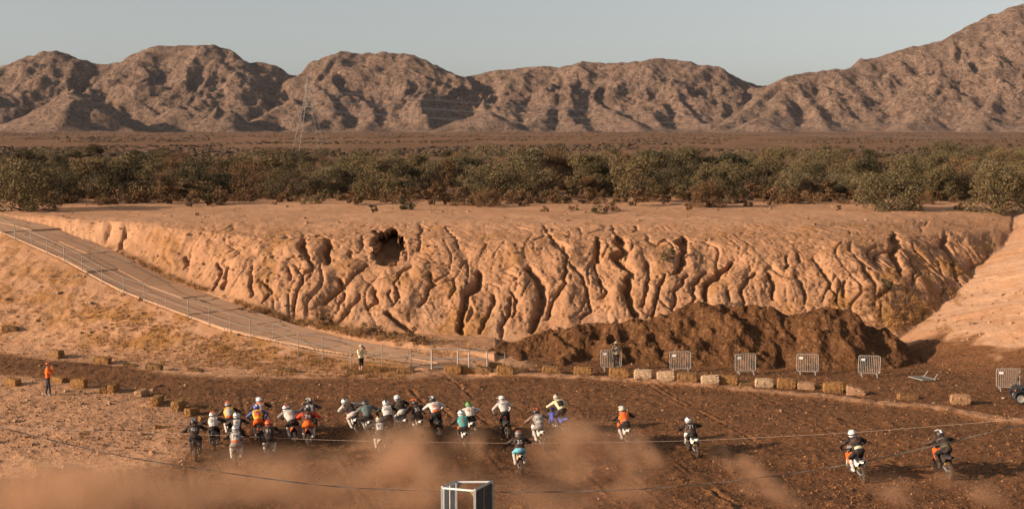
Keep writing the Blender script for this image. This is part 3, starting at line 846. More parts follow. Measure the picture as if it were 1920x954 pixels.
for i, (x, y, a, lab) in enumerate(BAR):
    b = bar0 if i == 0 else copy_tree(bar0)
    p = on_z(x, y, 0); b.location = (p.x, p.y, ground_z(p.x, p.y) - .01)
    b.rotation_euler = (0, math.radians(random.uniform(-2, 2)), math.radians(a + 180 * 0))
    tag(b, lab, 'crowd barrier', 'steel crowd barriers along the track')
b = copy_tree(bar0); p = on_z(1748, 712, 0); b.location = (p.x, p.y, ground_z(p.x, p.y) + .06)
b.rotation_euler = Euler((math.radians(87), 0, math.radians(-68))); tag(b, 'crowd barrier knocked flat with its feet in the air', 'crowd barrier', 'steel crowd barriers along the track')

# ================================================================== STRAW BALES
def bale_mesh(seed, slump=0.0):
    rg = np.random.default_rng(seed); L, W, H = 1.06, .56, .52
    nx, ny, nz = 12, 7, 7
    bm = bmesh.new(); bmesh.ops.create_cube(bm, size=1); bmesh.ops.subdivide_edges(bm, edges=bm.edges[:], cuts=6, use_grid_fill=True)
    for v in bm.verts:
        c = v.co; q = np.array([c.x * 2, c.y * 2, c.z * 2])
        n_ = float(fbm(np.array([q[0] * 2.3 + q[2] * 1.7 + seed]), np.array([q[1] * 2.1 - q[2] * 1.3 + seed * 2]), seed, 3)[0])
        flake = .018 * math.cos(c.x * 2 * math.pi * 7)
        # rounded arrises, slight sag
        k = 1 - .11 * max(0, abs(q[1]) + abs(q[2]) - 1.15) - .07 * max(0, abs(q[0]) + max(abs(q[1]), abs(q[2])) - 1.6)
        v.co = Vector((c.x * L * k + .045 * n_, c.y * W * k + (flake + .045 * n_) * np.sign(c.y), (c.z + .5) * H + .035 * n_ - slump * .20 * (c.x + .5) * (c.z + .5)))
    me = bpy.data.meshes.new('straw_block'); bm.to_mesh(me); bm.free()
    # straw ends sticking out
    V = [tuple(v.co) for v in me.vertices]; F = [tuple(p.vertices) for p in me.polygons]
    polys = list(me.polygons)
    for _ in range(420):
        p = polys[rg.integers(len(polys))]; c = p.center; n_ = p.normal
        if n_.z < -.5: continue
        d = Vector(rg.normal(size=3)) * .8 + n_ * .7; d.normalize(); l_ = rg.uniform(.05, .16); s_ = d.cross(Vector(rg.normal(size=3))).normalized() * .009
        o = len(V); V += [tuple(c - s_), tuple(c + s_), tuple(c + d * l_)]; F.append((o, o + 1, o + 2))
    me2 = bpy.data.meshes.new('straw_block'); me2.from_pydata(V, [], F); me2.update()
    return me2
def mat_straw(name, c0, c1):
    m, n, l, b = new_mat(name)
    b.inputs['Roughness'].default_value = .9; b.inputs['Specular IOR Level'].default_value = .1
    tc = n.new('ShaderNodeTexCoord'); mp = n.new('ShaderNodeMapping'); mp.inputs['Scale'].default_value = (9, 3, 14); l.new(tc.outputs['Object'], mp.inputs[0])
    f, fr = nnoise(n, l, mp.outputs[0], 2.2, 5, .7, .32, .68)
    oi = n.new('ShaderNodeObjectInfo')
    c = nmix(n, l, f, c0, c1); c = nmix(n, l, nmath(n, l, 'MULTIPLY', oi.outputs['Random'], .35), c, (0.23, 0.11, 0.045))
    l.new(c, b.inputs['Base Color'])
    bp = n.new('ShaderNodeBump'); bp.inputs['Strength'].default_value = .8; bp.inputs['Distance'].default_value = .03; l.new(fr, bp.inputs['Height']); l.new(bp.outputs['Normal'], b.inputs['Normal'])
    return m
STRAW = {'gold': mat_straw('golden_straw', (0.17, 0.078, 0.028), (0.43, 0.225, 0.085)), 'pale': mat_straw('bleached_straw', (0.40, 0.26, 0.15), (0.66, 0.47, 0.31)),
         'old': mat_straw('weathered_straw', (0.145, 0.078, 0.036), (0.33, 0.185, 0.085)), 'dusty': mat_straw('dusty_straw', (0.33, 0.18, 0.10), (0.50, 0.30, 0.18))}
TWINE = plain('twine', (0.42, 0.24, 0.10), .9)
BALEM = [bale_mesh(s, sl) for s, sl in ((1, 0), (2, .2), (3, .6), (4, 1.0))]
tw = MB()
tw.tube([(0, -.292, .02), (0, -.292, .52), (0, .292, .52), (0, .292, .02)], .008, 4)
TWM = tw.mesh('twine')
# px, base py, yaw, sink, kind, mesh, label
BALES = [(17,642,5,.1,'old',1,'dark old bale with a pale ring on it, far left edge'), (103,671,-35,.0,'old',0,'tilted dark bale on sand above the track, casting a long shadow'),
 (190,683,-12,.08,'gold',1,'bale on the far edge left of a sunken one, upper left'), (243,687,4,.34,'old',2,'nearly buried dark bale on the sand above the track'),
 (286,694,-6,.16,'old',1,'half sunk bale at the upper track edge above the upright bales'), (364,698,3,.26,'old',2,'flattened bale at the track edge below the handrail'),
 (22,724,-30,.0,'gold',0,'golden bale at the far left, left of the orange person'), (108,717,-28,.1,'gold',1,'small golden bale just behind the person in orange'),
 (146,727,-14,.0,'gold',0,'long golden bale right of the person in orange'), (196,736,86,.0,'gold',1,'narrow end-on bale, left one of a close pair'),
 (211,736,80,.0,'gold',0,'end-on bale, right one of a close pair'), (264,743,74,.04,'dusty',1,'bale with a pale sandy front, between the pair and the curve'),
 (292,760,84,.0,'gold',0,'upright-looking bale on the inner curve of sand'), (332,768,80,.02,'gold',1,'bale second last before the pack on the inner curve'),
 (358,779,70,.0,'gold',3,'lumpy bale on the inner curve above the rider numbered 922'), (386,789,30,.15,'gold',3,'slumped broken bale right behind the leftmost riders'), (302,804,15,.30,'gold',2,'collapsed heap of straw on sand left of the leftmost rider'),
 (536,699,2,.22,'old',2,'low dark bale at the track edge under the ramp grass'), (663,702,4,.20,'old',2,'low bale beside the photographer in the light shirt'),
 (760,700,2,.20,'old',1,'long low bale below the handrail posts'), (850,701,-4,.0,'gold',1,'rounded golden bale in front of the pipe gate'),
 (882,700,6,.10,'gold',3,'slumped bale below the pipe gate opening'), (908,701,-8,.08,'old',3,'dark slumped bale at the right foot of the gate'), (926,690,20,.10,'old',2,'brown bale pushed behind the row, near the thin stake'),
 (947,701,-4,.06,'gold',1,'bale below the thin stake at the left end of the heap'), (976,698,10,.22,'old',2,'small sunken bale remnant left of the long row'),
 (1034,702,-4,.04,'gold',1,'first whole bale of the row below the mulch heap'), (1093,704,-7,.0,'gold',0,'dark golden bale two left of the tripod photographer'),
 (1161,709,-6,.02,'gold',1,'bale right at the feet of the tripod photographer'), (1206,712,-6,.0,'pale',0,'bleached bale, left one of two right of the photographer'),
 (1250,715,-7,.0,'pale',0,'bleached bale, right one of two below the second barrier'), (1290,718,-12,.02,'old',1,'dull brown bale between the two pairs of pale bales'),
 (1333,722,-4,.0,'pale',0,'bleached bale touching a golden one, middle of the row'), (1365,723,-8,.0,'gold',0,'golden bale touching a bleached one below the third barrier'),
 (1403,725,4,.22,'old',2,'low crumbled bale in the gap of the row'), (1434,727,-5,.0,'pale',1,'bleached bale with golden streaks left of a golden one'),
 (1475,729,-6,.0,'gold',0,'golden bale between a bleached and a grey brown one'), (1514,730,-14,.10,'dusty',2,'grey brown sagging bale left of the brightest golden bale'),
 (1565,736,-8,.0,'gold',0,'large bright golden bale near the right end of the row'), (1607,742,-12,.03,'dusty',3,'dull dusty bale, last of the row before the gap'),
 (1705,749,-4,.24,'old',2,'half buried bale right of the dust and below the fallen barrier'), (1804,758,-10,.0,'dusty',1,'lone pale grey bale on the right shoulder'),
 (83,889,10,.16,'dusty',2,'dust covered straw clump, left one of two at lower left'), (134,885,20,.10,'dusty',3,'dust covered straw clump, right one of two at lower left')]
for x, y, yaw, sink, kind, mi, lab in BALES:
    p = on_z(x, y, 0)
    z = .0
    for _ in range(3):
        p = on_z(x, y, z); z = ground_z(p.x, p.y + .25)
    t = empty('straw_bale', (p.x, p.y + .25, z - sink - .02), (math.radians(random.uniform(-4, 4)), math.radians(random.uniform(-5, 5)), math.radians(yaw)))
    q_ = .84 if x < 420 and y > 700 else 1.0
    t.scale = (q_ * random.uniform(.88, 1.05), q_ * random.uniform(.85, 1.05), q_ * random.uniform(.86, 1.08))
    tag(t, lab, 'straw bale', 'straw bales lining the track')
    o = link('straw_block', BALEM[mi], None, t)
    if not BALEM[mi].materials: BALEM[mi].materials.append(STRAW['gold'])
    o.material_slots[0].link = 'OBJECT'; o.material_slots[0].material = STRAW[kind]
    if mi < 2:
        for q in (-.28, .28):
            w = link('twine', TWM, TWINE, t); w.location = (q, 0, 0)
# pale ring lying on the far left bale
p = on_z(25, 634, .3)
m = MB(); m.lathe([(.15 + .035 * math.cos(a), .035 * math.sin(a)) for a in np.linspace(0, 2 * math.pi, 7)[:-1]], axis='Y', n=14, close=True)
o = m.build('ring', plain('pale_hose', (.62, .55, .46), .5), smooth=True); o.location = p + Vector((0, -.32, .0)); tag(o, 'small pale ring hanging on the leftmost dark bale', 'ring')
# thin stake
p = on_z(946, 686, 0); m = MB(); m.tube([(0, 0, -.2), (.02, 0, .85)], .03, 5); o = m.build('stake', RUSTY); o.location = p; tag(o, 'thin grey stake standing at the left foot of the mulch heap', 'stake')

# ================================================================== TAPE, STRING, STEEL FRAME
def cable(name, pts, Y, r, mat, label):
    m = MB(); xs = [q[0] for q in pts]; ys = [q[1] for q in pts]
    P = []
    for x in np.linspace(xs[0], xs[-1], 90):
        P.append(at_depth(x, float(np.interp(x, xs, ys)), Y))
    # smooth the sag
    for _ in range(14): P = [P[0]] + [Vector((b.x, b.y, (a.z + 2 * b.z + c.z) / 4)) for a, b, c in zip(P[:-2], P[1:-1], P[2:])] + [P[-1]]
    m.tube(P, r, 5); o = m.build(name, mat); tag(o, label, 'string'); return P
cable('string', [(-300,789),(0,801),(350,813),(640,826),(960,831),(1280,827),(1600,811),(1920,785),(2200,756)], 54, .0075, plain('white_string', (.50, .36, .27), .7), 'pale string stretched across the track in front of the riders')
def tape():
    xs = [-300, 0, 130, 240, 380, 470, 620, 760, 900, 1020, 1190, 1350, 1540, 1700, 1820, 1920, 2250]
    ys = [720, 801, 833, 858, 879, 893, 912, 919, 922, 922, 918, 904, 880, 848, 818, 796, 715]
    P = []
    for x in np.linspace(xs[0], xs[-1], 420): P.append(at_depth(x, float(np.interp(x, xs, ys)), 40))
    for _ in range(120): P = [P[0]] + [Vector((b.x, b.y, (a.z + 2 * b.z + c.z) / 4)) for a, b, c in zip(P[:-2], P[1:-1], P[2:])] + [P[-1]]
    V, F = [], []; rg = np.random.default_rng(5); th = 0
    for i, p in enumerate(P):
        th += .16 + .12 * math.sin(i * .13) + .05 * math.sin(i * .41)
        d = Vector((0, math.sin(th), math.cos(th))) * .020
        e = Vector((0, math.cos(th), -math.sin(th))) * .004
        V += [p - d - e, p + d - e, p + d + e, p - d + e]
    for i in range(len(P) - 1):
        a = i * 4
        for k in range(4): F.append((a + k, a + (k + 1) % 4, a + 4 + (k + 1) % 4, a + 4 + k))
    me = raw_mesh('barrier_tape', np.array([tuple(v) for v in V]), F)
    o = link('barrier_tape', me, plain('dark_tape', (.13, .10, .08), .45, 0, .55, 1.3)); tag(o, 'twisted dark tape sagging across the foreground', 'tape')
tape()
def steel_frame():
    zt = 3.45
    c = [on_z(829, 912.5, zt), on_z(890, 918, zt), on_z(923, 901, zt), on_z(855, 901.5, zt)]   # front left, front right, back right, back left
    O = Vector((c[0].x, c[0].y, 0)); r = empty('steel_frame', O)
    tag(r, 'open topped grey steel frame with sheet sides, nearest the camera', 'steel frame')
    for i, p in enumerate(c):
        q = p - O; m = MB(); m.box((q.x, q.y, zt / 2 - .1), (.075, .06, zt + .2)); m.build('post', PALEST, r)
    for a, b in ((0, 1), (3, 2)):
        m = MB(); m.tube([c[a] - O + Vector((0, 0, -.03)), c[b] - O + Vector((0, 0, -.03))], .032, 6); m.build('top_rail', WHITEP, r)
    for a, b in ((0, 3), (1, 2)):
        m = MB(); m.tube([c[a] - O + Vector((0, 0, .0)), c[b] - O + Vector((0, 0, .0))], .036, 6); m.build('top_rail', PALEST, r)
    def sheet_(a, b, s0, s1, mat, off=0):
        p, q = (c[a] - O).lerp(c[b] - O, s0), (c[a] - O).lerp(c[b] - O, s1)
        m = MB(); n_ = Vector((-(q - p).y, (q - p).x, 0)).normalized() * .012
        p = p + Vector((0, 0, -.05)); q = q + Vector((0, 0, -.05))
        m.add([p - n_, q - n_, q + n_, p + n_] + [Vector((v.x, v.y, .02)) for v in (p - n_, q - n_, q + n_, p + n_)], [(0, 1, 2, 3), (4, 7, 6, 5), (0, 4, 5, 1), (1, 5, 6, 2), (2, 6, 7, 3), (3, 7, 4, 0)])
        m.build('sheet', mat, r)
    sheet_(0, 3, .12, .46, PALEST); sheet_(0, 3, .54, .9, PALEST)
    sheet_(1, 2, .05, .50, DARKST); sheet_(1, 2, .52, .96, DARKST)
    m = MB(); p = c[1] - O; m.prism([(p.x - .02, zt - .02), (p.x - .16, zt - .04), (p.x - .02, zt - .22)], 'Y', p.y - .02, p.y + .02); m.build('gusset', plain('straw_yellow_paint', (.5, .38, .16), .6), r)
    m = MB(); p = c[3] - O; m.prism([(p.x + .02, zt - .02), (p.x + .24, zt - .04), (p.x + .02, zt - .24)], 'Y', p.y - .02, p.y + .02); m.build('gusset', RUSTY, r)
steel_frame()

# ================================================================== PYLON AND CONDUCTORS
def pylon():
    Y = 345.0; base = at_depth(580, 292, Y); O = Vector((base.x, Y, float(plain_z(0, Y)))); H = 20.5
    t = empty('pylon', O); tag(t, 'pale lattice power pylon rising behind the desert trees', 'pylon')
    R = Matrix.Rotation(math.radians(24), 3, 'Z')
    def w(z): return float(np.interp(z / H, [0, .55, .8, 1], [4.0, 1.5, .7, .25]))
    cor = [(-1, -1), (1, -1), (1, 1), (-1, 1)]
    lv = [0, 4.2, 7.6, 10.4, 12.8, 14.8, 16.6, 18.4, H]
    for a in cor:
        m = MB(); m.tube([R @ Vector((a[0] * w(z), a[1] * w(z), z)) for z in lv], .06, 4); m.build('leg', RUSTY, t)
    for i in range(4):
        a, b = cor[i], cor[(i + 1) % 4]
        m = MB()
        for z0, z1 in zip(lv[:-1], lv[1:]):
            P = lambda q, z: R @ Vector((q[0] * w(z), q[1] * w(z), z))
            m.tube([P(a, z0), P(b, z1)], .026, 3); m.tube([P(b, z0), P(a, z1)], .026, 3); m.tube([P(a, z1), P(b, z1)], .026, 3)
        m.build('bracing', RUSTY, t)
    tips = []
    for z, L in ((13.0, 4.6), (15.6, 4.0), (18.2, 3.2)):
        for s in (-1, 1):
            m = MB(); e = R @ Vector((0, s * L, z)); 
            for q in (-1, 1): m.tube([R @ Vector((q * w(z), s * w(z), z - .3)), e], .05, 3)
            m.tube([R @ Vector((0, s * w(z), z + .9)), e], .04, 3); m.build('crossarm', RUSTY, t)
            m = MB(); m.tube([e, e + Vector((0, 0, -1.0))], .06, 5); m.build('insulator', RUSTY, t); tips.append(O + e + Vector((0, 0, -1.0)))
    wm = plain('aluminium_conductor', (.70, .62, .54), .5, .2)
    ends = [at_depth(2500, 246, 700), at_depth(2500, 249, 705), at_depth(2500, 240, 700), at_depth(2500, 243, 705), at_depth(2500, 234, 700), at_depth(2500, 238, 705)]
    for a, b, wl in zip(tips, ends, ('lowest near', 'lowest far', 'middle near', 'middle far', 'topmost near', 'topmost far')):
        b = b + Vector((0, 0, 6)); P = []
        for s in np.linspace(0, 1, 40): P.append(a.lerp(b, float(s)) - Vector((0, 0, 4 * 8.0 * s * (1 - s))))
        m = MB(); m.tube(P, .035, 4); o = m.build('conductor', wm); tag(o, wl + ' pale power line running right from the pylon', 'power line', 'power lines from the pylon')
pylon()

# ================================================================== BLACK BUGGY AT THE RIGHT EDGE
RUBBER = plain('tyre_rubber', (.030, .027, .025), .85, 0, .25, 30); BLACKP = plain('black_plastic', (.022, .022, .023), .5, 0, .2, 10, spec=.4)
BLKTUBE = plain('black_tube', (.02, .02, .02), .4, .3)
def tyre_profile(R, w):
    return [(R - .10, -w * .42), (R - .035, -w * .5), (R, -w * .36), (R + .006, 0), (R, w * .36), (R - .035, w * .5), (R - .10, w * .42)]
def buggy():
    p = on_z(1915, 757, 0); t = empty('buggy', (p.x - .02, p.y + .4, ground_z(p.x, p.y) - .02), (0, 0, math.radians(-8)))
    tag(t, 'black off road buggy cut off by the right edge', 'buggy')
    for x in (0.0, 1.95):
        for y in (-.55, .55):
            w = empty('wheel', (x, y, .29)); w.parent = t
            m = MB(); m.lathe(tyre_profile(.29, .22), axis='Y', n=20); m.build('tyre', RUBBER, w, True)
            m = MB(); m.lathe([(.0, -.06), (.10, -.07), (.17, -.10), (.19, -.10), (.19, .10), (.17, .10), (.0, .06)], axis='Y', n=14); m.build('rim', GALV, w, True)
    m = MB(); m.prism([(-.15, .42), (.35, .34), (1.5, .32), (2.15, .42), (2.25, .62), (2.1, .78), (1.55, .86), (1.45, .58), (.7, .56), (.55, .84), (-.2, .82), (-.28, .6)], 'Y', -.5, .5); m.build('body', BLACKP, t)
    for x in (-.02, 1.97):
        for y in (-.56, .56):
            m = MB(); m.sheet([[(x + .36 * math.cos(a), y + q, .30 + .37 * math.sin(a)) for q in (-.16, .16)] for a in np.linspace(.2, 2.95, 8)]); m.build('fender', BLACKP, t)
    for y in (-.56, .56):
        m = MB(); m.tube([(.0, y, .78), (.15, y, 1.35), (.45, y, 1.78), (1.15, y, 1.80), (1.75, y, .86)], .028, 6); m.build('roll_bar', BLKTUBE, t)
    for q in ((.45, 1.78), (1.15, 1.80), (.1, 1.2)):
        m = MB(); m.tube([(q[0], -.56, q[1]), (q[0], .56, q[1])], .026, 6); m.build('cross_bar', BLKTUBE, t)
    m = MB(); m.box((.8, 0, 1.83), (.85, 1.16, .03)); m.build('roof', BLACKP, t)
    for y in (-.26, .26):
        m = MB(); m.box((.78, y, .66), (.5, .44, .14)); m.box((.58, y, .98), (.12, .44, .62), Matrix.Rotation(-.2, 3, 'Y')); m.build('seat', BLACKP, t)
    m = MB(); m.tube([(1.55, -.26, .88), (1.32, -.26, 1.05)], .02, 5); m.lathe([(.16, -.012), (.175, 0), (.16, .012)], (1.30, -.26, 1.07), 'X', 14, True); m.build('steering_wheel', BLKTUBE, t)
    for y in (-.36, .36):
        m = MB(); m.ell((2.22, y, .66), (.04, .1, .06)); m.build('headlight', WHITEP, t)
    m = MB(); m.box((-.24, -.40, .70), (.04, .14, .07)); m.build('tail_light', plain('orange_lens', (.75, .16, .03), .3), t)
buggy()

# ================================================================== VEGETATION
def mat_leaf(name, a, b_, dry):
    m, n, l, b = new_mat(name)
    b.inputs['Roughness'].default_value = .8; b.inputs['Specular IOR Level'].default_value = .15
    oi = n.new('ShaderNodeObjectInfo'); geo = n.new('ShaderNodeNewGeometry')
    f, _ = nnoise(n, l, geo.outputs['Position'], 2.5, 3)
    c = nmix(n, l, f, a, b_); c = nmix(n, l, nmath(n, l, 'MULTIPLY', oi.outputs['Random'], .5), c, dry)
    l.new(c, b.inputs['Base Color'])
    b.inputs['Transmission Weight'].default_value = 0
    return m
LEAF = [mat_leaf('leaf_olive', (.080, .060, .029), (.165, .122, .058), (.20, .125, .055)), mat_leaf('leaf_dark', (.050, .042, .022), (.095, .078, .038), (.11, .07, .032)),
        mat_leaf('leaf_sage', (.115, .090, .048), (.195, .150, .078), (.19, .125, .06)), mat_leaf('leaf_dry', (.095, .054, .027), (.165, .090, .043), (.21, .115, .05))]
BARK = plain('bark', (.10, .065, .042), .9, 0, .3, 8)
def tree_meshes(seed, h, rad, nclump, nleaf, leafs, low=.12):
    rg = np.random.default_rng(seed); tr = MB()
    cl = []
    for k in range(nclump):
        a = rg.uniform(0, 2 * math.pi); el = rg.uniform(-.15, 1) ** 1.0
        rr = rad * rg.uniform(.35, 1.0) * math.sqrt(max(0.05, 1 - max(0, el) ** 2 * .75)); zz = h * (low + (.80 - low) * (.08 + .92 * max(0, el)))
        cl.append((rr * math.cos(a), rr * math.sin(a), zz, rad * rg.uniform(.20, .36)))
    for c in cl[: max(7, nclump // 2)]:
        mid = (c[0] * .35, c[1] * .35, c[2] * .45)
        tr.tube([(0, 0, -.2), (mid[0] * .4, mid[1] * .4, c[2] * .2), mid, (c[0], c[1], c[2])], [.022 * h, .018 * h, .012 * h, .004 * h], 5)
    n_ = nleaf // nclump; C = []
    for x, y, z, r in cl:
        q = rg.normal(size=(n_, 3)); q /= np.linalg.norm(q, axis=1)[:, None]; q *= (r * rg.uniform(.3, 1.15, n_) ** .6)[:, None]; q[:, 2] *= .8
        C.append(q + np.array([x, y, z]))
    C = np.concatenate(C); C[:, 2] = np.maximum(C[:, 2], .03)
    N = len(C); u = rg.normal(size=(N, 3)); u /= np.linalg.norm(u, axis=1)[:, None]; w = rg.normal(size=(N, 3)); w -= (w * u).sum(1)[:, None] * u; w /= np.linalg.norm(w, axis=1)[:, None]
    s = leafs * rg.uniform(.6, 1.3, N)[:, None]
    V = np.stack([C - u * s, C + w * s * .45, C + u * s, C - w * s * .45], 1).reshape(-1, 3)
    F = np.arange(N * 4).reshape(N, 4)
    return tr.mesh('trunk'), raw_mesh('crown', V, F)
TREES = [tree_meshes(11 + i, 4.2, r, nc, 6500, .09, lo) for i, (r, nc, lo) in enumerate(((3.0, 22, .04), (2.5, 17, .14), (3.4, 26, .03), (2.9, 20, .06), (2.3, 14, .2)))]
SHRUBS = [tree_meshes(31 + i, 1.3, r, 10, 900, .085, .05) for i, r in enumerate((1.0, .8, 1.25))]
NEARB = tree_meshes(41, 4.3, 2.9, 34, 9000, .10, .04)
def place_tree(kind, x, y, z, s, leaf, name, label, cat, group=None, meshes=None):
    tm, cm = meshes
    t = empty(name, (x, y, z), (0, 0, random.uniform(0, 6.28))); t.scale = (s * random.uniform(.9, 1.15), s * random.uniform(.9, 1.15), s * random.uniform(.88, 1.12))
    tag(t, label, cat, group)
    a = link('trunk' if cat == 'tree' else 'stem', tm, BARK, t); b = link('crown', cm, LEAF[0], t)
    b.material_slots[0].link = 'OBJECT'; b.material_slots[0].material = leaf
    return t
def gz(x, y): return ground_z(x, y) if y < 133 else float(plain_z(x, y)) - .1
rg = np.random.default_rng(17)
near = [(40,392,1.15,0,'big olive bush at the left end of the tree belt, nearest the bank'), (1662,390,1.05,0,'large olive bush right of centre at the edge of the flat'), (1862,391,1.10,0,'large olive bush at the right end of the flat'),
        (1745,372,1.0,0,'bush between the two large olive bushes on the right'), (1195,378,1.25,0,'tall tree with bare forked stems right of centre'), (1330,386,.62,3,'reddish brown bush below the tree belt right of centre'),
        (1480,372,.8,2,'olive bush left of the large olive bush'), (120,378,.8,1,'dark bush beside the big olive bush on the left'), (915,386,.42,3,'small round brown bush on the sand at centre')]
for x, y, s, lf, lab in near:
    p = at_depth(x, y, 2400 * 6.75 / (y - 250)); place_tree(0, p.x, p.y, gz(p.x, p.y), s, LEAF[lf], 'desert_tree' if s > .75 else 'desert_bush', lab, 'tree' if s > .75 else 'bush', None, NEARB if s < 1.2 else TREES[1])
PLACES = [(60, 'at the left edge'), (200, 'above the top of the ramp'), (340, 'above the upper handrail'), (480, 'above the left part of the bank'), (560, 'left of the pylon'), (640, 'around the pylon foot'), (790, 'above the big pit in the bank'),
          (900, 'above the handrail end'), (1030, 'above the left end of the mulch heap'), (1150, 'left of the tall forked tree'), (1250, 'right of the tall forked tree'), (1360, 'above the heap crest'), (1480, 'above the third barrier'), (1600, 'left of the large olive bush'),
          (1720, 'behind the large olive bush'), (1830, 'below the high right hill'), (9999, 'at the right edge')]
def place(px): return next(t for x, t in PLACES if px < x)
kinds = ['olive', 'dark green', 'pale sage', 'dry brown']
for i in range(240):
    Y = 133 + 120 * rg.random() ** 1.7; px = -140 + (i + rg.random()) * 2200 / 240.0
    X = (px - 960) / 2400 * Y
    if 150 < Y < 200 and abs(px - 600) < 25: Y += 60
    k = int(rg.choice([0, 0, 0, 1, 1, 2, 2, 3])); s = .5 + .72 * rg.random() ** .8
    place_tree(k, X, Y, gz(X, Y), s, LEAF[k], 'desert_tree', ('small ' if s < .76 else 'large ' if s > .94 else '') + kinds[k] + ' desert tree, ' + ('front' if Y < 150 else 'middle' if Y < 185 else 'back') + ' row, ' + place(px), 'tree', 'desert trees in the belt beyond the bank', TREES[int(rg.integers(5))])
p = at_depth(1772, 330, 205); place_tree(0, p.x, 205, gz(p.x, 205), 1.5, LEAF[1], 'desert_tree', 'tallest dark tree above the bushes at right', 'tree', None, TREES[3])
for i in range(210):
    Y = 121 + 20 * rg.random() ** .8; px = -120 + (i + rg.random()) * 2160 / 210.0; X = (px - 960) / 2400 * Y
    k = 3 if rg.random() < .8 else 0
    
    sz = rg.uniform(.6, 1.5); place_tree(3, X, Y, gz(X, Y), sz, LEAF[k], 'desert_shrub', ('tiny ' if sz < .9 else 'wide ' if sz > 1.2 else 'low ') + ('dry brown' if k == 3 else 'dull olive') + ' shrub ' + ('on the sand' if Y < 130 else 'under the trees') + ' ' + place(px), 'shrub', 'dry shrubs in front of the tree belt', SHRUBS[int(rg.integers(3))])
for i, (x, y, s, lf) in enumerate([(760,392,.9,1),(700,396,.6,3),(1120,398,.7,1),(1150,395,.8,3),(1290,393,.55,3),(1075,392,.45,3),(1020,394,.4,3),(200,384,.35,1),(515,384,.3,3),(1800,388,.5,3),(1572,392,.4,1),(980,386,.5,3),(1400,384,.6,3)]):
    p = at_depth(x, y, 2400 * 6.8 / (y - 250)); place_tree(3, p.x, p.y, gz(p.x, p.y), s, LEAF[lf], 'desert_shrub', ('dark' if lf == 1 else 'brown') + ' scattered shrub on the sandy flat ' + place(x), 'shrub', 'scattered shrubs on the sandy flat', SHRUBS[i % 3])
for i, (x, y, s, lf, lab) in enumerate([(1250,485,.75,0,'green grey shrub hanging in a notch of the bank'), (612,612,.7,3,'rusty dry tuft at the bank foot beside the ramp'), (690,626,.75,3,'second rusty tuft along the ramp far edge'), (785,640,.8,3,'third rusty tuft behind the handrail'),
        (1660,540,.6,0,'olive shrub in a gully on the right of the bank'), (460,592,.55,3,'small rusty tuft by the ramp edge left'), (735,634,.5,3,'small tuft between the two rusty tufts'), (250,500,.4,3,'tuft on the bank just above the ramp')]):
    # stand it on the bank where that column of the photo meets it
    o_, d_ = Vector((0, 0, CAMH)), (at_depth(x, y, 100) - Vector((0, 0, CAMH))).normalized()
    ground_z(0, 60); h = GBVH.ray_cast(o_, d_)
    if h[0]: place_tree(3, h[0].x, h[0].y, h[0].z - .1, s, LEAF[lf], 'bank_shrub', lab, 'shrub', None, SHRUBS[i % 3])

def far_scrub():
    rg = np.random.default_rng(23); N = 15000
    Y = 330 + 1650 * rg.random(N) ** 1.6; T = rg.uniform(-.5, .5, N); X = T * Y
    keep = fbm(X * .012, Y * .006, 401, 3) > .0; X, Y = X[keep], Y[keep]; N = len(X)
    Z = plain_z(X, Y); s = rg.uniform(.3, 1.1, N) * (1 + .35 * rg.random(N) ** 4)
    K = 7; V = []; 
    base = np.array([(math.cos(a), math.sin(a), .0) for a in np.linspace(0, 2 * math.pi, K)[:-1]]); top = base * .75 + np.array([0, 0, .75])
    P = np.concatenate([base, top, [[0, 0, 1.0]]]); n_ = len(P)
    F = [(i, (i + 1) % 6, 6 + (i + 1) % 6, 6 + i) for i in range(6)]; F3 = [(6 + i, 6 + (i + 1) % 6, 12, 12) for i in range(6)]
    jit = rg.normal(1, .25, (N, n_, 3))
    V = P[None] * jit * s[:, None, None] * np.array([1.3, 1.3, .65]) + np.stack([X, Y, Z - .15], -1)[:, None]
    Fa = np.array([f[:3] + f[3:] for f in F]); tri = np.array([(a, b, c) for a, b, c, _ in F3])
    quads = (Fa[None] + (np.arange(N) * n_)[:, None, None]).reshape(-1, 4)
    T1 = np.concatenate([quads[:, [0, 1, 2]], quads[:, [0, 2, 3]], (tri[None] + (np.arange(N) * n_)[:, None, None]).reshape(-1, 3)])
    o = link('far_scrub', raw_mesh('far_scrub', V.reshape(-1, 3), T1), mat_leaf('leaf_far', (.060, .038, .023), (.105, .062, .036), (.12, .07, .04)))
    tag(o, 'low desert scrub dotting the plain below the hills', 'scrub', kind='stuff')
far_scrub()

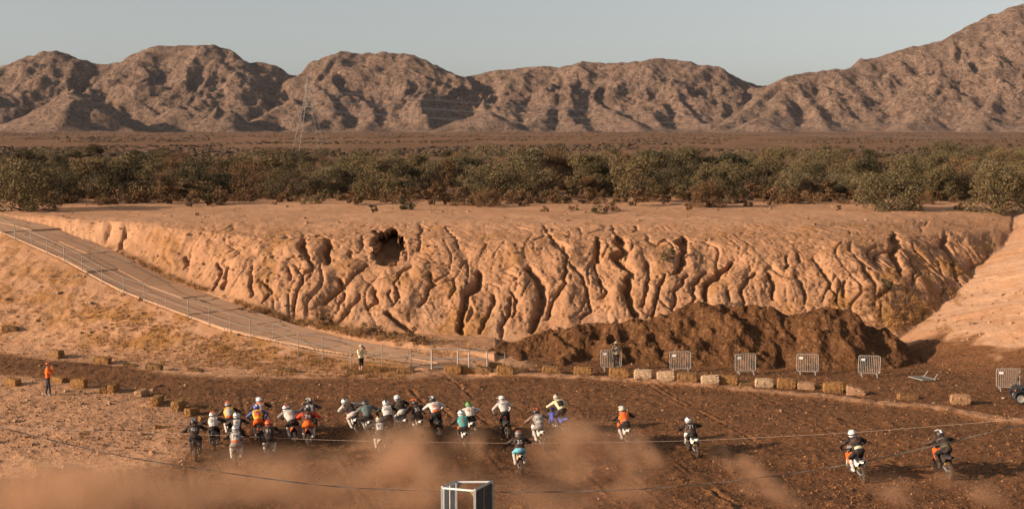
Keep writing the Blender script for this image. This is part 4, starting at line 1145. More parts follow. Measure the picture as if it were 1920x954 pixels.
def dry_grass():
    """wiry dry grass on the ramp slope, at the foot of the bank and in its hollows"""
    rg = np.random.default_rng(29); spots = []
    ground_z(0, 60)
    o_ = Vector((0, 0, CAMH))
    def scat(n, x0, x1, y0f, y1f, dens, size):
        for _ in range(n):
            x = rg.uniform(x0, x1); y = rg.uniform(y0f(x), y1f(x))
            if fbm(np.array([x * .012]), np.array([y * .03]), 411, 3)[0] < dens: continue
            h = GBVH.ray_cast(o_, (at_depth(x, y, 100) - o_).normalized())
            if h[0]: spots.append((h[0], size))
    near_y = lambda x: float(np.interp(x, [-50, 0, 200, 354, 474, 600, 700, 760], [420, 440, 540, 592, 640, 665, 685, 690]))
    scat(1500, -40, 760, lambda x: near_y(x) + 3, lambda x: max(near_y(x) + 8, float(np.interp(x, [0, 300, 760], [640, 685, 698]))), -.15, .15)
    scat(900, 150, 760, lambda x: near_y(x) + 30 if x < 500 else near_y(x) + 4, lambda x: float(np.interp(x, [150, 300, 760], [668, 688, 698])) + (12 if x > 480 else 0), -.5, .2)
    scat(700, 200, 880, lambda x: float(np.interp(x, [200, 327, 463, 550, 860], [462, 520, 570, 598, 640])), lambda x: float(np.interp(x, [200, 327, 463, 550, 860], [472, 531, 581, 608, 672])), -.25, .30)
    scat(1500, 260, 1850, lambda x: 440, lambda x: 600, .18, .20)
    scat(700, 1560, 1800, lambda x: 540, lambda x: 625, -.15, .22)
    scat(900, -20, 1930, lambda x: 384, lambda x: 440, .05, .13)
    scat(350, -20, 420, lambda x: 735, lambda x: 860, .2, .12)
    V, F = [], []
    for p, size in spots:
        for k in range(14):
            a = rg.uniform(0, 6.28); r = size * rg.uniform(0, .6); h = size * rg.uniform(.6, 1.5); b = Vector((p.x + r * math.cos(a), p.y + r * math.sin(a), p.z - .03))
            d = Vector((math.cos(a) * .5 * h + rg.normal(0, .05), math.sin(a) * .5 * h, h)); s = Vector((-math.sin(a), math.cos(a), 0)) * .012
            o = len(V); V += [tuple(b - s), tuple(b + s), tuple(b + d)]; F.append((o, o + 1, o + 2))
    o = link('dry_grass', raw_mesh('dry_grass', V, F), mat_leaf('straw_grass', (.26, .125, .045), (.44, .23, .09), (.40, .22, .10)))
    tag(o, 'wiry orange dry grass on the ramp slope and bank foot', 'grass', kind='stuff')
dry_grass()

def loose_chips():
    """bark chips, clods and stones lying on the track, too many to count"""
    rg = np.random.default_rng(37); N = 46000
    py = 655 + 320 * rg.random(N); px = rg.uniform(-120, 2040, N)
    k = (CAMH) / (SA + (py - 477) / FPX * CA); X = (px - 960) / FPX * k; Y = k * (CA - (py - 477) / FPX * SA)
    gi = np.clip(np.searchsorted(GP[:, 0, 1], Y), 0, GP.shape[0] - 1); gj = np.clip(((X / Y + .52) / 1.04 * (GP.shape[1] - 1)).round().astype(int), 0, GP.shape[1] - 1)
    Z = GP[gi, gj, 2]
    s = .020 + .055 * rg.random(N) ** 3
    ok = Z < .6; X, Y, Z, s = X[ok], Y[ok], Z[ok], s[ok]; N = len(X)
    P = np.array([(-1, -.5, -.2), (1, -.4, -.2), (.1, .9, -.2), (0, 0, .8)])
    a = rg.uniform(0, 6.28, N); ca, sa = np.cos(a), np.sin(a)
    V = P[None] * (rg.normal(1, .35, (N, 4, 3)) * s[:, None, None])
    V = np.stack([V[..., 0] * ca[:, None] - V[..., 1] * sa[:, None], V[..., 0] * sa[:, None] + V[..., 1] * ca[:, None], V[..., 2]], -1) + np.stack([X, Y, Z + .004], -1)[:, None]
    F = (np.array([(0, 1, 3), (1, 2, 3), (2, 0, 3)])[None] + (np.arange(N) * 4)[:, None, None]).reshape(-1, 3)
    me = raw_mesh('bark_chips', V.reshape(-1, 3), F)
    pal = np.array([(.20, .095, .042), (.11, .052, .025), (.055, .030, .017), (.34, .18, .09), (.50, .33, .20)])
    ci = rg.choice(5, N, p=[.36, .34, .26, .035, .005]); set_attr(me, 'tint', np.repeat(pal[ci], 4, 0))
    m, n, l, b = new_mat('bark_chip'); at = n.new('ShaderNodeAttribute'); at.attribute_name = 'tint'; l.new(at.outputs['Color'], b.inputs['Base Color']); b.inputs['Roughness'].default_value = .9
    o = link('bark_chips', me, m); tag(o, 'loose bark chips and clods strewn over the track', 'bark chips', kind='stuff')
loose_chips()

def stones():
    """stones and hard clods scattered on the bare sand"""
    rg = np.random.default_rng(43); ground_z(0, 60); o_ = Vector((0, 0, CAMH)); V, F = [], []
    for n_, x0, x1, y0, y1, s0, s1 in ((150, -20, 350, 722, 880, .04, .17), (160, 0, 600, 470, 690, .05, .20), (170, 0, 1920, 385, 440, .05, .20), (200, 250, 1850, 440, 640, .05, .22), (90, 1650, 1920, 520, 640, .04, .16), (140, 380, 1900, 690, 800, .04, .12)):
        for _ in range(n_):
            x, y = rg.uniform(x0, x1), rg.uniform(y0, y1); h = GBVH.ray_cast(o_, (at_depth(x, y, 100) - o_).normalized())
            if not h[0]: continue
            s = s0 + (s1 - s0) * rg.random() ** 2.5; P = rg.normal(size=(8, 3)); P /= np.linalg.norm(P, axis=1)[:, None]
            P = np.array([(a, b_, c_) for a in (-1, 1) for b_ in (-1, 1) for c_ in (-1, 1)]) * .62 + P * .35
            a = rg.uniform(0, 6.28); R = np.array([[math.cos(a), -math.sin(a), 0], [math.sin(a), math.cos(a), 0], [0, 0, 1]])
            P = (P * np.array([1.2, .9, .7])) @ R.T * s + np.array(h[0]) + np.array([0, 0, s * .25]); o = len(V); V += P.tolist()
            F += [(o, o + 1, o + 3, o + 2), (o + 4, o + 6, o + 7, o + 5), (o, o + 4, o + 5, o + 1), (o + 2, o + 3, o + 7, o + 6), (o, o + 2, o + 6, o + 4), (o + 1, o + 5, o + 7, o + 3)]
    o = link('stones', raw_mesh('stones', V, F), plain('sandstone', (.33, .185, .105), .95, 0, .35, 1.5, .3)); tag(o, 'stones and hard clods scattered on the bare sand', 'stones', kind='stuff')
stones()
# ================================================================== MOTORCYCLE (forward +Y, origin under the rear axle)
PAINT = {k: plain('plastic_' + k, c, .45, 0, .10, 6, spec=.4, dust=.45) for k, c in {
    'orange': (.72, .115, .012), 'white': (.72, .70, .67), 'blue': (.045, .085, .42), 'red': (.55, .03, .022), 'black': (.022, .022, .024), 'green': (.08, .32, .05),
    'yellow': (.72, .42, .04), 'teal': (.06, .30, .30), 'grey': (.22, .21, .20), 'tan': (.52, .40, .27)}.items()}
ALU = plain('cast_aluminium', (.38, .35, .32), .5, .5, .15, 12); ENGINE = plain('engine_metal', (.10, .092, .085), .55, .4, .25, 12)
DUSTYRUB = plain('dusty_rubber', (.10, .062, .040), .9, 0, .35, 9)
def wheel_part(t, y, R, w):
    e = empty('wheel', (0, y, R)); e.parent = t
    m = MB(); ri = R - .10
    prof = [(ri, -w * .40), (R - .04, -w * .5), (R - .012, -w * .34), (R - .004, 0), (R - .012, w * .34), (R - .04, w * .5), (ri, w * .40)]
    m.lathe(prof, axis='X', n=28)
    for k in range(30):
        a = k * 2 * math.pi / 30; M = Matrix.Rotation(a, 3, 'X')
        for x in ((-w * .30, w * .30) if k % 2 else (-w * .0, -w * .44, w * .44)):
            m.box(M @ Vector((x, 0, R - .004 - (.02 if abs(x) > .4 * w else 0))), (.024, .028, .026), M)
    m.build('tyre', DUSTYRUB, e, False)
    m = MB(); m.lathe([(ri - .015, -.02), (ri + .004, -.03), (ri + .004, .03), (ri - .015, .02)], axis='X', n=28, close=True); m.build('rim', PAINT['black'], e, True)
    m = MB(); m.lathe([(0, -.07), (.03, -.07), (.045, -.03), (.045, .03), (.03, .07), (0, .07)], axis='X', n=10)
    for k in range(16):
        a = k * 2 * math.pi / 16; s = -.03 if k % 2 else .03
        m.tube([(s, .04 * math.cos(a), .04 * math.sin(a)), (0, (ri - .01) * math.cos(a + .15), (ri - .01) * math.sin(a + .15))], .004, 3, False)
    m.build('hub', ALU, e)
def make_bike():
    t = empty('motorcycle')
    wheel_part(t, 0, .335, .12); wheel_part(t, 1.47, .355, .095)
    m = MB()
    for s in (-1, 1): m.tube([(s * .095, -.05, .335), (s * .10, .25, .39), (s * .07, .56, .44)], [.03, .036, .04], 6)
    m.tube([(-.07, .52, .43), (.07, .52, .43)], .045, 6); m.build('swingarm', ALU, t)
    m = MB(); m.tube([(0, .45, .46), (0, .38, .86)], .035, 8); m.build('shock', PAINT['yellow'], t)
    m = MB(); m.prism([(.50, .30), (.98, .30), (1.04, .46), (.94, .60), (.90, .80), (.74, .82), (.70, .60), (.50, .56)], 'X', -.13, .13); m.lathe([(0, -.17), (.11, -.165), (.12, -.13), (.12, .13), (.11, .165), (0, .17)], (0, .68, .43), 'X', 12); m.build('engine', ENGINE, t)
    m = MB()
    for s in (-1, 1):
        m.tube([(s * .05, 1.16, .98), (s * .11, .95, .88), (s * .12, .62, .68), (s * .09, .52, .36)], .026, 6); m.tube([(s * .04, 1.18, .90), (s * .10, 1.08, .45), (s * .10, .95, .28), (s * .09, .52, .30)], .022, 6)
        m.tube([(s * .11, .62, .72), (s * .10, .10, .90)], .02, 5)
    m.tube([(0, 1.20, .80), (0, 1.14, 1.06)], .045, 8); m.build('frame', PAINT['black'], t)
    # seat
    rows = []
    for y, z, w in ((-.22, .945, .10), (-.05, .95, .13), (.2, .935, .15), (.45, .925, .13), (.68, .945, .10), (.86, .985, .07)):
        rows.append([(-w, y, z - .09), (-w * .92, y, z - .02), (-w * .5, y, z + .012), (0, y, z + .018), (w * .5, y, z + .012), (w * .92, y, z - .02), (w, y, z - .09)])
    m = MB(); m.sheet(rows); m.add([rows[0][i] for i in range(7)], [tuple(range(7))]); m.build('seat', BLACKP, t, True)
    m = MB(); rows = []
    for y, z, w in ((.66, .93, .09), (.80, 1.0, .12), (.95, 1.03, .13), (1.08, 1.0, .10)): rows.append([(-w, y, z - .16), (-w * .8, y, z - .03), (0, y, z), (w * .8, y, z - .03), (w, y, z - .16)])
    m.sheet(rows); m.build('tank', PAINT['orange'], t, True)
    for s in (-1, 1):
        m = MB(); o_ = [(.62, .86, .13), (.84, 1.00, .16), (1.14, .98, .19), (1.26, .84, .21), (1.12, .58, .20), (.98, .52, .18), (.86, .70, .15)]
        m.add([(s * x, y, z) for y, z, x in o_] + [(s * (x - .018), y, z) for y, z, x in o_], [tuple(range(7)), tuple(range(7, 14))[::-1]] + [(i, (i + 1) % 7, 7 + (i + 1) % 7, 7 + i) for i in range(7)]); m.build('shroud', PAINT['orange'], t)
        m = MB(); o_ = [(-.16, .90, .115), (.40, .88, .15), (.46, .70, .155), (.30, .60, .15), (.06, .68, .14)]
        m.add([(s * x, y, z) for y, z, x in o_] + [(s * (x - .015), y, z) for y, z, x in o_], [tuple(range(5)), tuple(range(5, 10))[::-1]] + [(i, (i + 1) % 5, 5 + (i + 1) % 5, 5 + i) for i in range(5)]); m.build('side_panel', PAINT['white'], t)
        m = MB(); m.tube([(s * .10, 1.47, .355), (s * .10, 1.33, .70)], .032, 7); m.tube([(s * .10, 1.33, .70), (s * .10, 1.165, 1.12)], .027, 7); m.build('fork_leg', ALU, t)
        m = MB(); m.box((s * .125, 1.43, .50), (.03, .09, .34), Matrix.Rotation(.38, 3, 'X')); m.build('fork_guard', PAINT['white'], t)
        m = MB(); m.box((s * .20, .50, .37), (.11, .05, .025)); m.build('foot_peg', ALU, t)
        m = MB(); m.tube([(s * .27, 1.035, 1.145), (s * .41, 1.005, 1.135)], .019, 7); m.build('grip', RUBBER, t)
        m = MB(); m.prism([(.98, .64), (1.08, .64), (1.10, .92), (1.0, .92)], 'X', s * .12 - .03, s * .12 + .03); m.build('radiator', ENGINE, t)
    # rear fender, arched and kicked up
    rows = []
    for y, z, w in ((.20, .90, .12), (.0, .925, .125), (-.2, .945, .12), (-.38, .975, .10), (-.50, 1.0, .07)): rows.append([(-w, y, z - .06), (-w * .85, y, z), (0, y, z + .02), (w * .85, y, z), (w, y, z - .06)])
    m = MB(); m.sheet(rows); m.sheet([[(x, y, z - .014) for x, y, z in r] for r in rows]); m.build('rear_fender', PAINT['white'], t, True)
    rows = []
    for y, z, w in ((1.22, .84, .06), (1.34, .86, .085), (1.50, .845, .085), (1.68, .80, .07), (1.82, .755, .04)): rows.append([(-w, y, z - .04), (-w * .8, y, z), (0, y, z + .015), (w * .8, y, z), (w, y, z - .04)])
    m = MB(); m.sheet(rows); m.sheet([[(x, y, z - .012) for x, y, z in r] for r in rows]); m.build('front_fender', PAINT['orange'], t, True)
    m = MB(); m.prism([(-.09, .92), (.09, .92), (.115, 1.10), (.08, 1.19), (-.08, 1.19), (-.115, 1.10)], 'Y', 1.245, 1.262); m.build('number_plate', PAINT['white'], t)
    m = MB(); m.tube([(-.40, 1.005, 1.135), (-.25, 1.04, 1.145), (-.13, 1.12, 1.085), (.13, 1.12, 1.085), (.25, 1.04, 1.145), (.40, 1.005, 1.135)], .014, 7); m.tube([(-.19, 1.085, 1.12), (.19, 1.085, 1.12)], .022, 6); m.build('handlebar', PAINT['black'], t)
    m = MB(); m.tube([(.10, .92, .62), (.15, .80, .50), (.16, .50, .56), (.155, .25, .72)], .026, 7); m.tube([(.155, .25, .72), (.15, -.05, .80), (.15, -.22, .835)], [.045, .06, .055], 8); m.build('exhaust', ALU, t, True)
    m = MB(); m.tube([(-.10, -.02, .40), (-.10, .54, .48)], .012, 4); m.tube([(-.10, -.02, .27), (-.10, .54, .38)], .012, 4); m.build('chain', ENGINE, t)
    m = MB(); m.lathe([(.10, -.006), (.12, -.006), (.12, .006), (.10, .006)], (-.10, 0, .335), 'X', 18, True); m.build('sprocket', ENGINE, t)
    m = MB(); m.sheet([[(x, y, z) for x in (-.07, 0, .07)] for y, z in ((.36, .86), (.30, .72), (.33, .56))]); m.build('mud_flap', BLACKP, t)
    return t
BIKE0 = make_bike()

# ================================================================== RIDERS
def fabric(name, col, var=.10): return plain('cloth_' + name, col, .9, 0, var, 5, .0, .1, dust=.38)
CLOTH = {k: fabric(k, c) for k, c in {'black': (.018, .018, .020), 'charcoal': (.045, .043, .042), 'white': (.54, .50, .46), 'grey': (.24, .21, .20), 'orange': (.75, .13, .02), 'red': (.60, .05, .02),
    'maroon': (.10, .025, .022), 'yellow': (.78, .42, .05), 'teal': (.085, .33, .31), 'slate': (.10, .145, .15), 'blue': (.06, .10, .26), 'sky': (.14, .42, .52), 'cream': (.66, .58, .38), 'navy': (.02, .026, .05),
    'tan': (.42, .32, .22), 'olive': (.10, .095, .055), 'pink': (.58, .44, .40), 'brownish': (.19, .13, .105), 'denim': (.025, .035, .055), 'hivis': (.66, .66, .40)}.items()}
SKIN = plain('skin', (.42, .23, .15), .6, 0, .06, 10); HAIR = plain('hair', (.03, .02, .015), .7)
VISOR = plain('goggle_lens', (.03, .03, .035), .15, .1, .05, 3, spec=.6)

def capsule(m, a, b, ra, rb, n=10):
    a, b = Vector(a), Vector(b); d = (b - a)
    L = max(d.length, 1e-5); d /= L
    pts, rr = [], []
    for k in range(4):
        th = math.pi / 2 * (1 - k / 3.0); pts.append(a - d * ra * math.sin(th)); rr.append(max(.002, ra * math.cos(th)))
    for k in range(4):
        th = math.pi / 2 * (k / 3.0); pts.append(b + d * rb * math.sin(th)); rr.append(max(.002, rb * math.cos(th)))
    m.tube(pts, rr, n)
def body_from(caps, ells, voxel=.020):
    """one continuous skin over tapered limbs; returns mesh with a material index per clothing zone"""
    m = MB()
    for a, b, ra, rb, z in caps: capsule(m, a, b, ra, rb)
    for c, r, M, z in ells: m.ell(c, r, 14, 10, M)
    me = m.mesh('raw'); o = bpy.data.objects.new('raw', me); COL.objects.link(o)
    md = o.modifiers.new('r', 'REMESH'); md.mode = 'VOXEL'; md.voxel_size = voxel; md.use_smooth_shade = True
    s = o.modifiers.new('s', 'SMOOTH'); s.iterations = 4; s.factor = .5
    dg = bpy.context.evaluated_depsgraph_get(); ev = o.evaluated_get(dg); out = bpy.data.meshes.new_from_object(ev)
    bpy.data.objects.remove(o); bpy.data.meshes.remove(me)
    # wrinkles in the cloth
    n_ = len(out.vertices); co = np.empty(n_ * 3, np.float32); out.vertices.foreach_get('co', co); co = co.reshape(-1, 3); no = np.empty(n_ * 3, np.float32); out.vertices.foreach_get('normal', no); no = no.reshape(-1, 3)
    w = fbm(co[:, 0] * 9 + co[:, 1] * 5, co[:, 2] * 11 + co[:, 1] * 4, 77, 3) * .011
    out.vertices.foreach_set('co', (co + no * w[:, None]).ravel())
    pc = np.empty(len(out.polygons) * 3, np.float32); out.polygons.foreach_get('center', pc); pc = pc.reshape(-1, 3)
    best = np.full(len(pc), 1e9); zi = np.zeros(len(pc), np.int32)
    for a, b, ra, rb, z in caps:
        a, b = np.array(a), np.array(b); d = b - a; t = np.clip(((pc - a) @ d) / max(1e-9, d @ d), 0, 1)
        q = np.linalg.norm(pc - a - t[:, None] * d, axis=1) - (ra + (rb - ra) * t)
        k = q < best; best = np.where(k, q, best); zi = np.where(k, z, zi)
    for c, r, M, z in ells:
        Mi = np.array(M.inverted()) if M is not None else np.eye(3)
        v = (pc - np.array(c)) @ Mi.T; q = (np.linalg.norm(v / np.array(r), axis=1) - 1) * min(r)
        k = q < best; best = np.where(k, q, best); zi = np.where(k, z, zi)
    out.polygons.foreach_set('material_index', zi); out.polygons.foreach_set('use_smooth', [True] * len(out.polygons)); out.update()
    return out
JER, SLE, PAN, BOO, SKN = range(5)
def rider_pose(hip, sho, head, elbow=(.47, .78, 1.24), knee=(.21, .74, .84), foot=None, twist=0.0, elbow_l=None, headx=0.0, hand=(.345, 1.02, 1.14)):
    """hip, shoulder, head heights as (y, z); foot: optional left foot (x, y, z) put down"""
    hy, hz = hip; sy, sz = sho; caps, ells = [], []
    H = Vector((0, hy, hz)); S = Vector((twist, sy, sz)); up = (S - H).normalized(); q = Vector((0, 0, 1)).rotation_difference(up).to_matrix()
    ells.append((tuple(H.lerp(S, .70)), (.225, .150, .27), q, JER)); ells.append((tuple(H.lerp(S, .36)), (.195, .150, .22), q, JER)); ells.append((tuple(H + Vector((0, .01, -.02))), (.19, .17, .145), None, PAN))
    caps.append((tuple(S - Vector((.15, 0, .0))), tuple(S + Vector((.15, 0, 0))), .088, .088, JER))
    Hd = Vector((headx + twist, head[0], head[1]))
    caps.append((tuple(S), tuple(Hd - Vector((0, .02, .06))), .062, .058, JER)); ells.append((tuple(Hd), (.085, .10, .12), None, SKN))
    for s in (-1, 1):
        e = elbow_l if (s < 0 and elbow_l) else elbow
        sh = S + Vector((s * .20, 0, -.01)); el = Vector((s * e[0], e[1], e[2])); ha = Vector((s * hand[0], hand[1], hand[2] + .02))
        caps.append((tuple(sh), tuple(el), .086, .068, SLE)); caps.append((tuple(el), tuple(ha), .066, .045, SLE))
        if s < 0 and foot is not None:
            an = Vector(foot) + Vector((0, 0, .10)); kn = Vector((-.34, (hy + an.y) / 2 + .18, (hz + an.z) / 2 + .04)); toe = Vector(foot) + Vector((-.02, .17, .045))
        else:
            kn = Vector((s * knee[0], knee[1], knee[2])); an = Vector((s * .185, .43, .47)); toe = Vector((s * .20, .62, .42))
        hj = H + Vector((s * .10, .02, -.02))
        caps.append((tuple(hj), tuple(kn), .112, .084, PAN)); mid = kn.lerp(an, .25)
        caps.append((tuple(kn), tuple(mid), .076, .072, PAN)); caps.append((tuple(mid), tuple(an), .076, .062, BOO)); caps.append((tuple(an - Vector((0, .05, .04))), tuple(toe), .056, .046, BOO))
    return dict(mesh=body_from(caps, ells), S=S, H=H, head=Hd, hand=hand, q=q)
POSES = {
    'sit': rider_pose((.30, 1.06), (.56, 1.47), (.72, 1.62)), 'stand': rider_pose((.06, 1.28), (.50, 1.64), (.68, 1.78), (.46, .74, 1.40), (.20, .62, .90)),
    'forward': rider_pose((.42, 1.06), (.78, 1.42), (.95, 1.56), (.50, .84, 1.26)), 'foot_out': rider_pose((.28, 1.06), (.55, 1.47), (.70, 1.62), (.48, .72, 1.27), foot=(-.50, .55, .06)),
    'crouch': rider_pose((.12, 1.14), (.56, 1.44), (.76, 1.56), (.50, .76, 1.26)), 'tall': rider_pose((.16, 1.36), (.46, 1.80), (.60, 1.97), (.44, .76, 1.48), (.20, .58, .92)),
    'lean': rider_pose((.20, 1.12), (.60, 1.50), (.80, 1.62), (.50, .80, 1.30), twist=-.10, headx=-.05)}

# helmet: shell, chin bar, peak, goggles
def helmet_meshes():
    m = MB(); rows = []
    for i in range(11):
        th = math.pi * (.02 + .80 * i / 10); ring = []
        for k in range(20):
            ph = 2 * math.pi * k / 20; x, y, z = math.sin(th) * math.sin(ph), math.sin(th) * math.cos(ph), math.cos(th)
            front = max(0, y); lift = 0
            ring.append((.128 * x, .152 * y - .008, .142 * z + .02 + lift))
        ring.append(ring[0]); rows.append(ring)
    m.sheet(rows); shell = m.mesh('helmet', True)
    m = MB(); rows = []
    for k in range(9):
        a = math.radians(-68 + 17 * k); r = .148 + .05 * math.cos(a); rows.append([(r * math.sin(a) * .86, r * math.cos(a) + .012, z) for z in (-.125, -.095, -.045, -.03)])
    m.sheet(rows); m.sheet([[(x * .86, y * .86, z) for x, y, z in r] for r in rows]); chin = m.mesh('chin_bar', True)
    m = MB(); m.sheet([[(x * w, y, z + .03 * (1 - abs(x))) for x in (-1, -.5, 0, .5, 1)] for y, z, w in ((.02, .145, .085), (.10, .135, .11), (.20, .118, .105), (.27, .10, .075))])
    m.sheet([[(x * w, y, z + .03 * (1 - abs(x)) - .01) for x in (-1, -.5, 0, .5, 1)] for y, z, w in ((.02, .145, .085), (.10, .135, .11), (.20, .118, .105), (.27, .10, .075))]); peak = m.mesh('peak', True)
    m = MB(); rows = []
    for k in range(9):
        a = math.radians(-60 + 15 * k); rows.append([(.137 * math.sin(a), .150 * math.cos(a) + .008, z) for z in (-.035, .01, .055)])
    m.sheet(rows); gog = m.mesh('goggles', True)
    m = MB(); rows = []
    for k in range(19):
        a = math.radians(60 + 240 * k / 18.0); rows.append([(.134 * math.sin(a), .158 * math.cos(a) - .008, z) for z in (-.008, .034)])
    m.sheet(rows); strap = m.mesh('goggle_strap', True)
    m = MB(); rows = []
    for k in range(9):
        th = math.radians(-50 + 14 * k); rows.append([(x, -(.157 * math.sin(th)) - .008, .147 * math.cos(th) + .02) for x in (-.035, .035)])
    m.sheet(rows); stripe = m.mesh('stripe', True)
    return shell, chin, peak, gog, strap, stripe
HM = helmet_meshes()
def glove_mesh(s):
    """closed hand round a grip lying along X: palm, four fingers curled, thumb underneath"""
    m = MB(); m.box((0, -.035, .012), (.085, .055, .034)); m.tube([(0, -.10, .03), (0, -.05, .014)], [.036, .034], 8)
    for i, (x, l) in enumerate(zip((-.033, -.011, .011, .033), (.92, 1.05, 1.0, .82))):
        m.tube([(x * s, -.015, .028), (x * s, .020, .034), (x * s, .040 * l, .012), (x * s, .036 * l, -.016), (x * s, .012, -.030)], [.0105, .0105, .0098, .009, .008], 6)
    m.tube([(-.045 * s, -.035, .006), (-.052 * s, -.006, -.020), (-.040 * s, .018, -.034)], [.013, .012, .010], 6)
    return m.mesh('glove', True)
GLOVE = {s: glove_mesh(s) for s in (-1, 1)}

def text_mesh(txt, h, bold=.012):
    c = bpy.data.curves.new('t', 'FONT'); c.body = txt; c.size = h * 1.4; c.align_x, c.align_y = 'CENTER', 'CENTER'; c.offset = bold * h; c.resolution_u = 2
    o = bpy.data.objects.new('t', c); COL.objects.link(o); dg = bpy.context.evaluated_depsgraph_get(); me = bpy.data.meshes.new_from_object(o.evaluated_get(dg)); bpy.data.objects.remove(o)
    bm = bmesh.new(); bm.from_mesh(me); bmesh.ops.triangulate(bm, faces=bm.faces)
    bmesh.ops.subdivide_edges(bm, edges=[e for e in bm.edges if e.calc_length() > .06], cuts=1); bmesh.ops.triangulate(bm, faces=bm.faces); bm.to_mesh(me); bm.free()
    return me
_bv = {}
def wrap_on_back(me, pose, pkey, cu, off):
    """lay a flat mesh (x across, y up) on the rider's back"""
    if pkey not in _bv:
        pm = pose['mesh']; _bv[pkey] = BVHTree.FromPolygons([v.co[:] for v in pm.vertices], [tuple(p.vertices) for p in pm.polygons])
    bv = _bv[pkey]; S, H = pose['S'], pose['H']; up = (S - H).normalized(); rt = Vector((1, 0, 0)); rt = (rt - up * rt.dot(up)).normalized(); back = rt.cross(up) * -1
    if back.y > 0: back = -back
    C = H.lerp(S, cu)
    for v in me.vertices:
        o = C + rt * v.co.x + up * v.co.y + back * .6; h = bv.ray_cast(o, -back)
        v.co = (h[0] + back * off) if h[0] and h[3] < .75 else (C + rt * v.co.x + up * v.co.y + back * (.13 + off))
    me.update()
    return me
def grid_panel(w, h, n=8, taper=0.0):
    m = MB(); m.sheet([[(w * (-.5 + j / n) * (1 - taper * (1 - i / n)), h * (-.5 + i / n), 0) for j in range(n + 1)] for i in range(n + 1)]); return m.mesh('panel', True)

def make_rider(loc, yaw, roll, pose, col, label, bikecol, bikelabel, scale=1.0, number=None, numcol='white', panel=None, band=None, group='racers riding off from the start', steer=0):
    P = POSES[pose]
    b = BIKE0 if not make_rider.used else copy_tree(BIKE0)
    make_rider.used = True
    b.location = loc; b.rotation_euler = (0, -math.radians(roll), math.radians(yaw)); scale *= 1.04; b.scale = (scale,) * 3
    tag(b, bikelabel, 'motorcycle', 'motocross bikes of the starting pack')
    c1, c2 = bikecol
    for ch in b.children:
        nm = ch.name.split('.')[0]
        k = {'shroud': c1, 'tank': c1, 'front_fender': c1, 'rear_fender': c2, 'side_panel': c2, 'number_plate': c2, 'fork_guard': c2}.get(nm)
        if k: ch.material_slots[0].link = 'OBJECT'; ch.material_slots[0].material = PAINT[k]
    t = empty('person', loc, b.rotation_euler[:]); t.scale = (scale * 1.10, scale, scale)
    tag(t, label, 'person', group)
    jer, sle, pan, boo, hel, acc = col
    body = link('body', P['mesh'], None, t)
    if not P['mesh'].materials:
        for _ in range(5): P['mesh'].materials.append(SKIN)
    for i, mt in enumerate((CLOTH[jer], CLOTH[sle], CLOTH[pan], CLOTH[boo], SKIN)):
        body.material_slots[i].link = 'OBJECT'; body.material_slots[i].material = mt
    hp = P['head']
    h = link('helmet', HM[0], PAINT['white'], t); h.location = hp + Vector((0, 0, .0)); h.rotation_euler = (math.radians(random.uniform(-12, 4)), math.radians(random.uniform(-6, 6)), math.radians(random.uniform(-8, 16))); h.scale = (1.17,) * 3
    h.material_slots[0].link = 'OBJECT'; h.material_slots[0].material = PAINT[hel]
    for nm, me, mt in (('chin_bar', HM[1], PAINT[acc]), ('peak', HM[2], PAINT[acc]), ('goggles', HM[3], VISOR), ('goggle_strap', HM[4], PAINT['black' if acc != 'black' else 'grey']), ('stripe', HM[5], PAINT[acc])):
        o = link(nm, me, PAINT['white'], h); o.material_slots[0].link = 'OBJECT'; o.material_slots[0].material = mt
    for s in (-1, 1):
        g = link('glove', GLOVE[s], CLOTH['black'], t); x, y, z = P['hand']; g.location = (s * x, y + .005, z); g.rotation_euler = (0, 0, -s * .2)
    if panel:
        pn = wrap_on_back(grid_panel(.30, .36, 8, .12), P, pose, .60, .007); link('back_panel', pn, CLOTH[panel], t)
    if band:
        pn = wrap_on_back(grid_panel(.30, .10, 6), P, pose, .16, .007); link('waist_band', pn, CLOTH[band], t)
    if number:
        word = not number.isdigit(); tm = wrap_on_back(text_mesh(number, .075 if word else .17 if len(number) < 3 else .135), P, pose, (.28 if number == 'FOX' else .82) if word else .60, .014); link('number', tm, CLOTH[numcol], t)
    return t
make_rider.used = False
